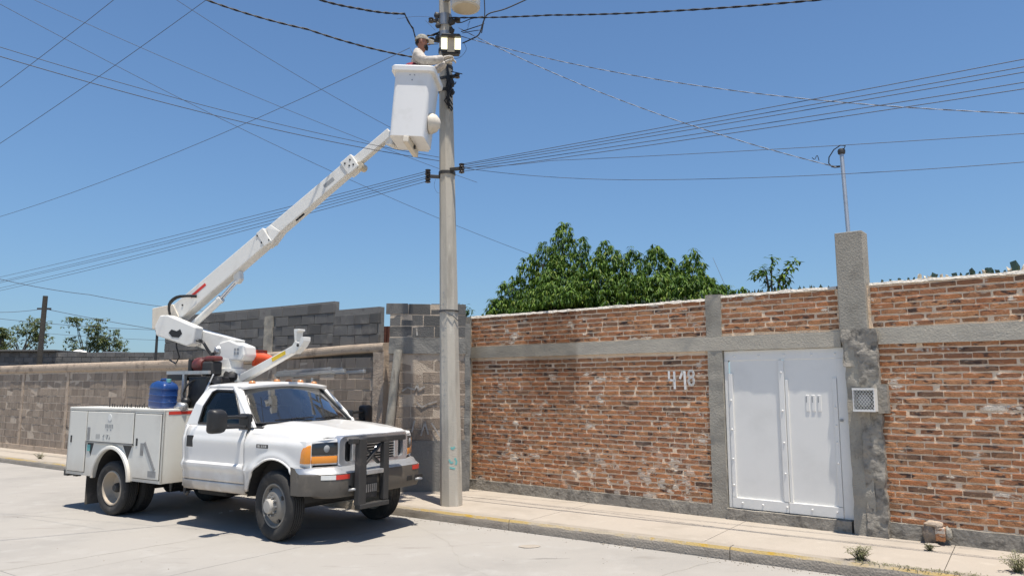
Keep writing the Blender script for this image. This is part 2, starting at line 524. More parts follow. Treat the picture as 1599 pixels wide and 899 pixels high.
# kerb: lengths of cast kerb, worn yellow paint along the top arris
x = -60.0
kerb_len = 3.05
seg_i = 0
while x < 40:
    x1 = x + kerb_len
    b = MB(KM)
    ys, zs = [], []
    n = 16
    rows = []
    for i in range(n + 1):
        xx = x + .006 + (kerb_len - .012) * i / n
        w1, w2 = R.uniform(-.006, .006), R.uniform(-.007, .005)
        rows.append([(xx, 0.0 + w1, -.02), (xx, .004 + w1, .075), (xx, .010 + w1, .108 + w2), (xx, .03 + w1, .139 + w2 * .3), (xx, .15, .141), (xx, .15, -.02)])
    b.loft(rows, cap=True)
    kb = b.build('kerb', [kerb_m, kerb_yellow_m], walk, fix=True)
    for p in kb.data.polygons:
        cz = KM.inverted() @ p.center
        p.material_index = 1 if (cz.z > .118 and cz.y < .06) else 0
    x = x1
    seg_i += 1
def road_line(pix, w):  # thin jagged grey strip laid just above the slabs
    pts = []
    for (xa, ya), (xb, yb) in zip(pix[:-1], pix[1:]):
        for k in range(8):
            t = k / 8
            r_ = ray(xa + (xb - xa) * t, ya + (yb - ya) * t)
            q = V((0, 0, HC)) + r_ * (-HC / r_.z)
            pts.append(q + V((R.uniform(-.015, .015), R.uniform(-.02, .02), 0)))
    rows = []
    for i, q in enumerate(pts):
        d = (pts[min(i + 1, len(pts) - 1)] - pts[max(i - 1, 0)]).normalized()
        n_ = V((-d.y, d.x, 0)) * w * R.uniform(.4, 1.0)
        rows.append([(q.x + n_.x, q.y + n_.y, .0015), (q.x - n_.x, q.y - n_.y, .0015)])
    MB().grid(rows).build('road_line', conc_m, road)
road_line([(-20, 894), (150, 867), (300, 842), (405, 827)], .006)
road_line([(-10, 915), (180, 878), (360, 845)], .003)
road_line([(1010, 905), (1085, 884), (1130, 872)], .004)  # this and the next: cracks in the slabs
road_line([(640, 815), (700, 845), (720, 880), (790, 910)], .0018)
verge = MB(KM)
verge.box(-70, 60, -14, -9.52, -.04, .10)
tag(verge.build('far_pavement', walk_m), kind='structure')

# ------------------------------------------------------------------ the brick wall
CH = 0.0745                                   # course height
def brick_mesh(l, seed):
    rr = random.Random(seed)
    h, d = .0270, .05
    n = 4
    rows = []
    for i in range(n + 1):
        xx = -l / 2 + l * i / n
        e = .004 if i in (0, n) else 0
        dz, dy = rr.uniform(-.0035, .0035), rr.uniform(-.003, .003)
        c = .005
        rows.append([(xx, dy + .002 + e, -h + dz), (xx, dy - .002 + e, -h + .005 + dz * .6), (xx, dy - .002 + e, h - .005 + dz), (xx, dy + .002 + e, h + dz), (xx, d, h + dz), (xx, d, -h + dz)])
    b = MB()
    b.loft(rows, cap=True)
    o = b.build('brick', brick_m)
    me = o.data
    bpy.data.objects.remove(o)
    return me
BR_FULL = [brick_mesh(.266, s) for s in range(10)]
BR_HALF = [brick_mesh(.13, s + 40) for s in range(5)]

def brick_panel(u0, u1, z0, z1, skip=None):
    """positions of bricks laid in running bond, ragged ends clipped to the panel"""
    out = []
    row = 0
    z = z0 + CH / 2
    while z < z1 - .015:
        off = (0 if row % 2 else .145) + R.uniform(-.04, .04)
        u = u0 - off
        while u < u1:
            l = .278 * R.uniform(.93, 1.05)
            a, b_ = max(u, u0), min(u + l, u1)
            if b_ - a > .03:
                c = ((a + b_) / 2, z + .004 * math.sin(a * 1.7 + row) + R.uniform(-.0015, .0015), b_ - a)
                if not (skip and skip(*c)):
                    out.append(c)
            u += l + R.uniform(.007, .020)
        row += 1
        z += CH
    return out

def lay_bricks(root, items, name='brick', limit=300, right_first=True):
    items = sorted(items, key=lambda q: -q[0] if right_first else 0)
    near, far = items[:limit], items[limit:]
    for u, z, l in near:
        me = R.choice(BR_FULL) if l > .19 else R.choice(BR_HALF)
        base = .266 if l > .19 else .13
        o = inst(name, me, root, (u, R.uniform(-.004, .004), z), (R.uniform(-.01, .01), R.uniform(-.013, .013), R.uniform(-.012, .012)), (l / base, 1, R.uniform(.92, 1.06)))
    if far:
        b = MB()
        for u, z, l in far:
            me = R.choice(BR_FULL) if l > .19 else R.choice(BR_HALF)
            base = .266 if l > .19 else .13
            dy, ry = R.uniform(-.004, .004), R.uniform(-.013, .013)
            vs_ = [(v.co.x * l / base + u, v.co.y + dy, v.co.z + z + ry * v.co.x) for v in me.vertices]
            b.add(vs_, [tuple(p.vertices) for p in me.polygons])
        o = b.build(name, brick_m, root, fix=False)
        o['kind'] = 'stuff'

def rough_block(b, u0, u1, y0, y1, z0, z1, amp=.012, nu=None, nz=None, seed=0):
    """box with a lumpy front, subdivided"""
    nu = nu or max(2, int((u1 - u0) / .05))
    nz = nz or max(2, int((z1 - z0) / .05))
    P = lambda i, k: (u0 + (u1 - u0) * i / nu, z0 + (z1 - z0) * k / nz)
    rows = []
    for k in range(nz + 1):
        row = []
        for i in range(nu + 1):
            u, z = P(i, k)
            q = V((u * 5 + seed * 7, z * 5, seed))
            d = noise.noise(q) * amp + noise.noise(q * 3.1) * amp * .6
            e = noise.noise(V((z * 6, seed * 3 + i, 4))) * amp * .8 if i in (0, nu) else 0
            f = noise.noise(V((u * 6, seed * 5 + k, 9))) * amp * .5 if k in (0, nz) else 0
            row.append((u + e, y0 + d, z + f))
        rows.append([(row[0][0], y1, row[0][2])] + row + [(row[-1][0], y1, row[-1][2])])
    bot = [(p[0], y1, p[2]) for p in rows[0]]
    top = [(p[0], y1, p[2]) for p in rows[-1]]
    b.grid([bot] + rows + [top])
    return b

wallL = empty('brick_wall', W0, ANG_W)
tag(wallL, 'long red brick wall with concrete columns between the utility pole and the white gate', 'wall')
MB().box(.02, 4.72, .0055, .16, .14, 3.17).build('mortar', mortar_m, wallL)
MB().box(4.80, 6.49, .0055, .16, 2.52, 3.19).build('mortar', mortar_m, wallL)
items = brick_panel(.15, 4.69, .31, 2.44, lambda u, z, l: noise.noise(V((u * 2.2, z * 4, 3))) > .80) + brick_panel(.13, 4.67, 2.65, 3.17) + brick_panel(4.90, 6.47, 2.67, 3.20)
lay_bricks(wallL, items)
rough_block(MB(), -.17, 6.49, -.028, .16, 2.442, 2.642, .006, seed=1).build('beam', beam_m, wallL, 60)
b = MB()
rough_block(b, -.19, .12, -.020, .16, .14, 2.44, .012, seed=2)
b.build('column', conc_m, wallL, 60)
b = MB(); rough_block(b, -.09, .12, -.018, .16, 2.643, 3.2, .008, seed=3); b.build('column', conc_m, wallL, 60)
b = MB(); rough_block(b, 4.68, 4.895, -.026, .16, .14, 2.441, .012, seed=4); b.build('column', conc_m, wallL, 60)
b = MB(); rough_block(b, 4.67, 4.895, -.022, .16, 2.643, 3.245, .008, seed=5); b.build('column', conc_m, wallL, 60)
b = MB(); rough_block(b, .12, 4.68, -.030, .16, .13, .312, .010, seed=6); b.build('plinth', rough_conc_m, wallL, 60)
b = MB(); rough_block(b, 4.895, 6.50, -.050, .16, .13, .285, .014, seed=7); b.build('plinth', rough_conc_m, wallL, 60)
def mortar_cap(u0, u1, z, seed):
    b = MB()
    n = int((u1 - u0) / .045)
    rows = []
    for i in range(n + 1):
        u = u0 + (u1 - u0) * i / n
        h = .022 + .035 * abs(noise.noise(V((u * 3, seed, 0)))) + .02 * abs(noise.noise(V((u * 11, seed, 2))))
        d = noise.noise(V((u * 5, seed, 7))) * .012
        e = noise.noise(V((u * 8, seed, 5))) * .012
        rows.append([(u, -.012 + d, z - .012 + e), (u, .0 + d, z + h * .8), (u, .06, z + h), (u, .14, z + h * .6), (u, .165, z - .02)])
    b.loft(rows, True)
    return b
mortar_cap(.12, 4.67, 3.175, 1).build('mortar_cap', cap_m, wallL, 60)
mortar_cap(4.895, 6.47, 3.205, 2).build('mortar_cap', cap_m, wallL, 60)
# broken bottle glass and wire set in the cap, near the pillar
b = MB()
for i in range(46):
    u = R.choice([R.uniform(4.9, 6.45), R.uniform(3.0, 6.45)])
    h = R.uniform(.02, .06)
    w = R.uniform(.01, .03)
    a = R.uniform(-.6, .6)
    b.add([(u - w, .05, 3.22), (u + w, .06, 3.22), (u + w * a, .05, 3.235 + h), (u, .075, 3.22)], [(0, 1, 2), (1, 3, 2), (3, 0, 2), (0, 3, 1)])
tag(b.build('glass_shard', glass_shard_m, wallL, fix=True), kind='stuff')
# painted house number
num = MB()
def stroke(mb, pts, w=.035, y=-.0115):
    for p, q in zip(pts[:-1], pts[1:]):
        d = V((q[0] - p[0], 0, q[1] - p[1]))
        d.normalize()
        mb.beam((p[0] - d.x * w * .4, y, p[1] - d.z * w * .4), (q[0] + d.x * w * .4, y, q[1] + d.z * w * .4), .006, w, (-d.z, 0, d.x))
def gl(x, y):   # zoomed pixel of the house number -> wall coordinates
    return (4.045 + (x - 330) / 1498 * 1.135 * .84 , 2.155 - (y - 290) / 899 * .60)
stroke(num, [gl(350, 290), gl(350, 470), gl(500, 480)], .032)
stroke(num, [gl(485, 300), gl(490, 650)], .034)
stroke(num, [gl(630, 430), gl(690, 300), gl(745, 300)], .034, -.0125)
stroke(num, [gl(745, 320), gl(755, 660)], .034, -.0145)
for cy_, r1, r2 in ((345, 62, 75), (500, 66, 82)):
    stroke(num, [gl(905 + r1 * math.cos(t), cy_ + r2 * math.sin(t)) for t in [2 * math.pi * i / 12 for i in range(13)]], .03, -.0135 - .001 * (cy_ > 400))
num.build('house_number', paint_w_m, wallL)

# right of the pillar
wallR = empty('brick_wall', W0, ANG_W)
tag(wallR, 'red brick wall topped with broken glass right of the tall concrete pillar', 'wall')
MB().box(6.80, 11.5, .0055, .16, .14, 3.2).build('mortar', mortar_m, wallR)
itR = brick_panel(6.90, 11.5, .32, 2.46, lambda u, z, l: noise.noise(V((u * 2.2, z * 4, 8))) > .80) + brick_panel(6.87, 11.5, 2.67, 3.2)
itR.sort(key=lambda q: q[0] > 9.0)
vis = [q for q in itR if q[0] <= 9.0]
rest = [q for q in itR if q[0] > 9.0]
lay_bricks(wallR, vis + rest, right_first=False)
b = MB(); rough_block(b, 6.84, 11.5, -.028, .16, 2.46, 2.665, .006, seed=11); b.build('beam', beam_m, wallR, 60)
b = MB(); rough_block(b, 6.9, 11.5, -.032, .16, .13, .325, .012, seed=12); b.build('plinth', rough_conc_m, wallR, 60)
mortar_cap(6.86, 11.5, 3.215, 3).build('mortar_cap', cap_m, wallR, 60)
def shard(b, u, z, s):
    n = R.randint(4, 6)
    base = [(u + s * .5 * math.cos(t), .06 + s * .5 * math.sin(t), z) for t in [2 * math.pi * i / n for i in range(n)]]
    top = [(p[0] + R.uniform(-.3, .3) * s, p[1] + R.uniform(-.2, .2) * s, z + s * R.uniform(.3, 1.5)) for p in base]
    b.loft([base, top])
shz = 3.25
for u, s in ((7.42, .05), (7.53, .035), (7.58, .06), (7.72, .03), (7.80, .055), (7.98, .06), (8.15, .09), (8.23, .05), (8.40, .09), (8.47, .06), (7.20, .03), (8.7, .08), (9.1, .07), (7.0, .03), (7.1, .025), (7.3, .035), (7.36, .025), (7.48, .03), (7.66, .035), (7.86, .03), (7.92, .035), (8.05, .03), (8.1, .04), (8.3, .035), (8.35, .05), (8.53, .05), (8.6, .04), (8.8, .05)):
    b = MB()
    shard(b, u, shz - .01, s)
    b.build('bottle_shard', glass_shard_m if R.random() < .65 else lens_beige_m, wallR)

# concrete pillar with a spilled, rough lower half
pil = empty('concrete_pillar', WM @ V((6.68, 0, .14)), ANG_W)
tag(pil, 'tall grey concrete pillar rising above the wall right of the white gate', 'pillar')
def pbox(u0, u1, y0, y1, z0, z1): return (u0 - 6.68, u1 - 6.68, y0, y1, z0 - .14, z1 - .14)
b = MB(); b.box(*pbox(6.50, 6.83, -.075, .2, 2.55, 3.91)); b.build('shaft', conc_m, pil, bevel=.008)
b = MB(); rough_block(b, 6.545 - 6.68, 6.80 - 6.68, -.085, .2, 0, 2.41, .022, seed=21); b.build('rough_base', conc_m, pil, 60)
b = MB(); rough_block(b, 6.70 - 6.68, 6.93 - 6.68, -.100, .15, 0, 2.50, .035, 8, 70, seed=22); b.build('mortar_spill', rough_conc_m, pil, 60)
b = MB(); rough_block(b, 6.52 - 6.68, 6.86 - 6.68, -.092, .15, 2.05, 2.52, .03, 10, 12, seed=23); b.build('mortar_spill', rough_conc_m, pil, 60)
b = MB(); b.box(-.19, -.14, .02, .12, 3.04, 3.16); b.build('junction_box', black_m, pil, bevel=.006)

# white sheet metal gate
gate = empty('metal_gate', WM @ V((5.72, 0, .29)), ANG_W)
tag(gate, 'white double leaf sheet metal gate with riveted frame strips', 'gate')
def gb(u0, u1, y0, y1, z0, z1): return (u0 - 5.72, u1 - 5.72, y0, y1, z0 - .29, z1 - .29)
MB().box(*gb(4.985, 5.70, .030, .045, .40, 2.30)).build('sheet_panel', gate_m, gate)
MB().box(*gb(5.735, 6.46, .030, .045, .40, 2.30)).build('sheet_panel', gate_m, gate)
MB().box(*gb(4.905, 6.505, .022, .048, 2.30, 2.435)).build('top_rail', gate_m, gate, bevel=.004)
MB().box(*gb(4.905, 4.955, .014, .048, .295, 2.298)).build('frame_post', gate_m, gate, bevel=.004)
MB().box(*gb(6.405, 6.53, .018, .048, .295, 2.298)).build('frame_post', gate_m, gate, bevel=.004)
MB().box(*gb(4.962, 5.018, .004, .035, .44, 2.12)).build('cover_strip', gate_m, gate, bevel=.004)
MB().box(*gb(5.665, 5.735, .002, .035, .44, 2.29)).build('cover_strip', gate_m, gate, bevel=.004)
MB().box(*gb(5.742, 5.78, .012, .035, .44, 2.03)).build('cover_strip', gate_m, gate, bevel=.004)
MB().box(*gb(6.345, 6.40, .010, .035, .44, 2.05)).build('cover_strip', gate_m, gate, bevel=.004)
MB().box(*gb(4.96, 5.72, .004, .04, .30, .435)).build('bottom_rail', gate_m, gate, bevel=.004)
MB().box(*gb(5.726, 6.40, .004, .04, .30, .435)).build('bottom_rail', gate_m, gate, bevel=.004)
rv = MB(); rv.lathe([(.0001, -.010), (.008, -.009), (.013, -.004), (.014, 0)], 10, (0, 0, 0), (0, 1, 0))
rvo = rv.build('rivet', gate_m, gate, 50)
rvo.location = (4.99 - 5.72, .004, 1.75 - .29)
for u, z, y in [(4.99, 1.35, .004), (4.99, .95, .004), (4.99, .60, .004), (5.70, 2.13, .002), (5.70, 1.62, .002), (5.70, 1.2, .002), (5.70, .8, .002), (5.10, .37, .004), (5.38, .37, .004), (5.70, .37, .004),
                (6.02, .37, .004), (6.33, .37, .004), (6.37, 1.68, .010), (6.37, 1.45, .010), (6.37, 1.24, .010), (6.37, .98, .010), (5.05, 2.36, .022), (5.4, 2.36, .022), (5.75, 2.36, .022), (6.1, 2.36, .022), (6.4, 2.36, .022)]:
    inst('rivet', rvo.data, gate, (u - 5.72, y, z - .29))
for i in range(3):
    u = 6.0 + i * .075
    MB().box(*gb(u, u + .045, .022, .034, 1.62, 1.83)).build('vent_slot', gate_m, gate, bevel=.004)
    MB().box(*gb(u + .006, u + .017, .0195, .0215, 1.735, 1.815)).build('slot_opening', decal_m, gate)
MB().box(*gb(6.42, 6.455, -.004, .02, 1.50, 1.53)).build('lock', steel_m, gate, bevel=.003)

# meter cage of expanded metal
mc = empty('meter_cage', WM @ V((6.78, -.11, 1.64)), ANG_W)
tag(mc, 'small white expanded metal cage over an electricity meter on the pillar', 'meter cage')
def mbx(*a): return MB().box(*a)
mbx(-.125, .125, -.16, .0, .0, .012).build('bottom_plate', gate_m, mc)
mbx(-.125, .125, -.16, .0, .268, .28).build('top_plate', gate_m, mc)
mbx(-.125, -.113, -.16, .0, .013, .267).build('side_plate', gate_m, mc)
mbx(.113, .125, -.16, .0, .013, .267).build('side_plate', gate_m, mc)
mbx(-.112, .112, -.01, .0, .013, .267).build('back_plate', conc_m, mc)
for z0, z1 in ((-.002, .022), (.258, .282)):
    mbx(-.127, .127, -.168, -.150, z0, z1).build('frame_bar', gate_m, mc)
b = MB()
for sgn in (1, -1):
    for i in range(-7, 8):
        pts = []
        x0_ = i * .036
        for t in (-.13, .13):
            pts.append((x0_ + sgn * t * .75, t + .14))
        (xa, za), (xb, zb) = pts
        def clipx(xa, za, xb, zb):
            ts = [0, 1]
            for lim in (-.115, .115):
                if (xa - lim) * (xb - lim) < 0:
                    ts.append((lim - xa) / (xb - xa))
            ts = sorted(ts)
            best = None
            for a_, c_ in zip(ts[:-1], ts[1:]):
                m_ = xa + (xb - xa) * (a_ + c_) / 2
                if abs(m_) < .115: best = (a_, c_)
            return best
        c_ = clipx(xa, za, xb, zb)
        if c_:
            P = lambda t: (xa + (xb - xa) * t, -.158 + sgn * .002, za + (zb - za) * t)
            b.beam(P(c_[0]), P(c_[1]), .004, .008, (0, -1, .01))
b.build('expanded_mesh', gate_m, mc)
mm = MB(); mm.lathe([(.001, -.13), (.07, -.128), (.075, -.1), (.08, -.01)], 16, (0, 0, .13), (0, 1, 0)); mm.build('meter', steel_m, mc, 50)
mm = MB(); rough_block(mm, .126, .235, -.02, .11, -.02, .33, .02, seed=31); mm.build('mortar_patch', rough_conc_m, mc, 60)

# rubble stub at the foot of the right wall
def lump(b, c, r, seed, sx=1, sy=1, sz=1):
    n, m = 10, 7
    rings = []
    for i in range(m):
        ph = math.pi * (i + .5) / m
        ring = []
        for j in range(n):
            th = 2 * math.pi * j / n
            d = V((math.sin(ph) * math.cos(th), math.sin(ph) * math.sin(th), math.cos(ph)))
            k = r * (1 + .45 * noise.noise(d * 1.7 + V((seed, 0, 0))))
            ring.append((c[0] + d.x * k * sx, c[1] + d.y * k * sy, c[2] + d.z * k * sz))
        rings.append(ring)
    b.loft(rings)
rub = empty('rubble_stub', WM @ V((7.42, -.10, .14)), ANG_W)
tag(rub, 'broken stump of mortar and brick at the foot of the right brick wall', 'rubble')
b = MB(); lump(b, (-.05, .02, .12), .10, 1, .9, .8, 1.15); b.build('mortar_lump', blk_m, rub, 40)
b = MB(); lump(b, (.0, .0, .225), .07, 5, 1.4, .9, .55); b.build('mortar_lump', beige_m, rub, 40)
b = MB(); b.box(.015, .10, -.055, .06, .05, .19, .008); b.build('brick', brick_m, rub, bevel=.008)
b = MB(); lump(b, (.13, .03, .13), .05, 9, .8, .8, 1.6); b.build('mortar_lump', conc_m, rub, 40)
b = MB(); lump(b, (-.02, -.10, .01), .05, 12, 1.8, .9, .3); b.build('mortar_crumb', walk_m, rub, 40)

# service mast with weatherhead on the pillar
mast = empty('service_mast', WM @ V((6.64, .06, 3.9)), ANG_W)
tag(mast, 'leaning galvanised conduit mast on top of the concrete pillar', 'mast')
mp0 = V((0, 0, -.02)); 
mtop = WM.inverted() @ at(1314, 238, 9.62) - V((6.64, .06, 3.9))
b = MB(); b.tube([mp0, mp0.lerp(mtop, .5), mtop], .026, 10); b.build('conduit', galv_m, mast, 50)
b = MB(); b.lathe([(.028, -.03), (.045, -.02), (.05, .02), (.04, .045), (.001, .055)], 12, mtop, (0, 0, 1)); b.build('weatherhead', dark_m, mast, 50)
b = MB(); b.tube([mtop + V((-.03, 0, -.19)), mtop + V((-.09, 0, -.185)), mtop + V((-.13, 0, -.17))], .014, 6); b.build('bracket', dark_m, mast, 50)
lp = [mtop + V(q) for q in ((.03, -.02, .02), (.06, -.03, .07), (.0, -.03, .09), (-.09, -.02, .05), (-.16, -.01, -.04), (-.17, 0, -.12), (-.13, 0, -.18))]
b = MB(); b.tube(lp, .008, 6); b.build('drip_loop', wire_m, mast, 60)

# ------------------------------------------------------------------ block walls left of the pole
def block_mesh(l, h, mat, seed):
    rr = random.Random(seed)
    b = MB()
    j = lambda: rr.uniform(-.004, .004)
    f = [(-l / 2 + j(), j(), -h / 2 + j()), (l / 2 + j(), j(), -h / 2 + j()), (l / 2 + j(), j(), h / 2 + j()), (-l / 2 + j(), j(), h / 2 + j())]
    b.loft([f, [(p[0], .06, p[2]) for p in f]])
    o = b.build('block', mat, bevel=.005, seg=1)
    me = o.data
    bpy.data.objects.remove(o)
    return me
BL = [block_mesh(.385, .186, blk_m, s) for s in range(6)]
BLD = [block_mesh(.385, .186, blk_dark_m, s + 30) for s in range(6)]

def block_field(u0, u1, z0, z1, ztop=None, bl=.396, bh=.2):
    out = []
    row = 0
    z = z0 + bh / 2
    while z < z1 - .06:
        u = u0 - (bl / 2 if row % 2 else 0)
        while u < u1:
            a, b_ = max(u, u0), min(u + bl - .012, u1)
            if b_ - a > .06 and (ztop is None or z + bh * .4 < ztop((a + b_) / 2)):
                out.append(((a + b_) / 2, z, b_ - a))
            u += bl
        row += 1
        z += bh
    return out
def lay_blocks(root, items, meshes, mat, limit=300, y=0.0):
    for u, z, l in items[:limit]:
        inst('block', R.choice(meshes), root, (u, y + R.uniform(-.005, .005), z), (R.uniform(-.008, .008), R.uniform(-.006, .006), R.uniform(-.006, .006)), (l / .385, 1, 1))
    if items[limit:]:
        b = MB()
        for u, z, l in items[limit:]:
            b.box(u - l / 2, u + l / 2, y + R.uniform(-.004, .004), y + .06, z - .093, z + .093)
        tag(b.build('block', mat, root), kind='stuff')

# short section facing the street, behind the pole
ANG_C = rad(6.0)
C0 = V((-2.16, 13.06, 0))
secC = empty('block_wall', C0, ANG_C)
tag(secC, 'short grey block wall section with plastered foot right behind the utility pole', 'wall')
CW = 1.34
MB().box(0, CW, .005, .16, .14, 3.385).build('mortar', blk_joint_m, secC)
itC = block_field(0, CW, 1.0, 2.50)
lay_blocks(secC, itC, BL, blk_m)
lay_blocks(secC, block_field(0, CW, 2.80, 3.21), BLD, blk_dark_m)
lay_blocks(secC, block_field(-.07, CW, 3.205, 3.40), BLD, blk_dark_m)
b = MB(); rough_block(b, -.01, CW, -.02, .16, 2.51, 2.79, .02, seed=41); b.build('concrete_band', plaster_m, secC, 60)
b = MB(); rough_block(b, -.01, CW + .02, -.022, .16, .13, 1.0, .008, seed=42); b.build('plaster_foot', plaster_m, secC, 60)
b = MB(); rough_block(b, CW - .01, CW + .085, -.005, .2, .13, 3.05, .02, 3, 60, seed=43); b.build('mortar_joint', plaster_m, secC, 60)
gf = MB()
for pts in ([(.24, 1.86), (.33, 1.92), (.45, 1.88), (.5, 1.97), (.52, 1.88), (.62, 1.93)], [(.50, 1.66), (.58, 1.58), (.68, 1.63), (.84, 1.68)], [(.42, 1.16), (.46, 1.34)], [(.58, 1.10), (.64, 1.32), (.70, 1.12)], [(.76, 1.3), (.9, 1.08)], [(.47, 2.95), (.48, 2.84)]):
    stroke(gf, pts, .028, -.012 if pts[0][1] > 1.35 else -.030)
gf.build('paint_scrawl', paint_f_m, secC)

# long block wall
ANG_L = rad(-34.8)
L0 = V((-15.2, 22.4, 0))
LM = frame(L0, ANG_L)
wl = empty('block_wall', L0, ANG_L)
tag(wl, 'long brown block wall with beige coping running behind the truck to the left', 'wall')
UE = 15.70
ztopL = lambda u: 2.34 if u < 9 else 2.34 + .23 * smooth01(9, 15.7, u)
MB().box(-26, UE, .006, .18, -.02, 2.40).build('mortar', blk_joint_m, wl)
itL = block_field(-8, UE - .2, .28, 2.6, ztopL)
def seen(q):                                         # most of the lower wall right of u = 9 hides behind the truck
    return q[0] < 6.4 or (q[0] > 9.0 and q[1] > 1.55) or q[0] > 12.2
itL.sort(key=lambda q: (0 if (seen(q) and -1.2 < q[0]) else 1, -q[0]))
lay_blocks(wl, itL, BL, blk_m)
n = 90
rows = []
for i in range(n + 1):
    u = -26 + (UE + 26) * i / n
    z = ztopL(u)
    w = noise.noise(V((u * 2.1, 0, 0))) * .015
    t = .20 if u < 9 else .20 - .05 * smooth01(9, 15, u)
    rows.append([(u, -.028 + w, z - .01 + w), (u, -.045 + w, z + .02), (u, -.045 + w * 1.4, z + t * .55), (u, -.042 + w, z + t - .012), (u, -.02 + w, z + t + w), (u, .19, z + t + .02), (u, .19, z - .02)])
MB().loft(rows).build('coping', beige_m, wl, 60)
b = MB(); rough_block(b, -26, UE, -.03, .17, -.02, .28, .014, 300, 4, seed=51); b.build('foundation_strip', beige_m, wl, 60)
for u in (-6.8, -4.2, -1.5, 1.17, 3.87, 6.8, 9.6, 12.6):
    b = MB(); rough_block(b, u - .07, u + .07, -.012, .15, .27, ztopL(u) - .005, .006, seed=int(u * 7) % 50); b.build('column', beige_m, wl, 60)
b = MB(); rough_block(b, UE - .24, UE + .02, -.04, .2, .13, 2.56, .015, seed=58); b.build('column', beige_m, wl, 60)
# darker raised courses
wu = empty('block_parapet', LM @ V((8.5, .10, 2.5)), ANG_L)
tag(wu, 'dark grey raised block courses stepping down on top of the long brown wall', 'wall')
upo = V((8.5, .10, 2.5))
itU = [q for q in block_field(8.3, 14.20, 2.56, 3.63)] + [q for q in block_field(14.205, 15.43, 2.5, 3.44)]
itU = [q for q in itU if not (12.05 < q[0] < 12.4)]
MB().box(-.2, 14.19 - 8.5, .022, .15, -.15, 1.09).build('mortar', joint_dark_m, wu)
MB().box(14.21 - 8.5, 15.425 - 8.5, .022, .15, -.15, .91).build('mortar', joint_dark_m, wu)
lay_blocks(wu, [(u - 8.5, z - 2.5, l) for u, z, l in itU], BLD, blk_dark_m)
b = MB(); rough_block(b, 12.08 - 8.5, 12.36 - 8.5, -.012, .16, -.05, .90, .02, seed=61); b.build('column', conc_m, wu, 60)
# leaning pipe and rusty sheet in the gap
pp = MB()
p0, p1 = at(596, 770, 12.72), at(622, 546, 12.93)
pp.tube([p0, p0.lerp(p1, .5), p1], .075, 14)
tag(pp.build('leaning_pipe', conc_m, None, 50), 'grey pipe leaning upright in the gap between the two block walls', 'pipe')
b = MB()
q0 = at(580, 560, 14.3); q1 = at(640, 560, 14.1); q1.z = q0.z
dn = (q1 - q0).normalized()
nn = V((-dn.y, dn.x, 0))
rows = []
for i in range(25):
    p = q0.lerp(q1, i / 24) + nn * (.02 * (1 if i % 2 else -1))
    rows.append([p, p + V((0, 0, .62))])
b.grid(rows)
solidify(tag(b.build('rusty_sheet', rust_m), 'rusty corrugated sheet seen through the gap between the block walls', 'metal sheet'), .004)

# far houses behind the long wall, left edge
def house(name, label, px0, px1, pytop, Y, depth, mat, roofmat, slab=.12, yslope=0):
    a, b_ = at(px0, pytop, Y), at(px1, pytop, Y + yslope)
    d = (b_ - a); L = math.hypot(d.x, d.y); ang = math.atan2(d.y, d.x)
    h = empty(name, (a.x, a.y, 0), ang)
    tag(h, label, 'house')
    zt = a.z
    MB().box(0, L, 0, depth, -.05, zt - slab).build('wall', mat, h)
    MB().box(-.15, L + .15, -.18, depth + .1, zt - slab, zt).build('roof', roofmat, h, bevel=.02)
    return h, L, zt
h1, L1, zt1 = house('far_house', 'low dark grey block house behind the brown wall at the left edge', -60, 84, 546, 31, 7, blk_dark_m, blk_dark_m, .08)
for i in range(26):
    for k in range(3):
        inst('block', BLD[(i + k) % 6], h1, (.25 + i * .40 + (.2 if k % 2 else 0) , -.02, zt1 - .2 - k * .21), (0, 0, 0), (1, 1, 1))
h2, L2, zt2 = house('far_house', 'long low house with thin pale roof slab behind the brown wall', 84, 275, 552, 33, 8, blk_dark_m, conc_m, .07)
for i, u in enumerate((.35, .9, 1.5, 2.3, 3.0, 4.1, 5.0)):
    MB().box(u, u + .12, -.04, -.001, zt2 - .62, zt2 - .34).build('opening', dark_gap_m, h2)
MB().box(3.2, 3.34, -.06, -.001, -.05, zt2 - .08).build('column', conc_m, h2)
b = MB(); lump(b, (.4, .3, zt1 + .05), .18, 3, 2.2, 1, .5); b.build('roof_tarpaulin', conc_m, h1, 50)
b = MB(); lump(b, (1.0, .2, zt2 + .06), .16, 4, 2.0, 1, .7); b.build('roof_sack', whitetape_m, h2, 50)
MB().box(2.1, 2.9, .1, .6, zt2, zt2 + .10).build('roof_sheet', galv_m, h2)

# ------------------------------------------------------------------ the bucket truck (local frame: x forward, y to its left, z up, origin under the front axle)
ANG_T = rad(-32.3)
T0 = V((-2.50, 10.55, 0))
TM = frame(T0, ANG_T)
TMI = TM.inverted()
truck = empty('bucket_truck', T0, ANG_T)
tag(truck, 'white bucket truck with raised telescopic boom parked along the kerb', 'truck')

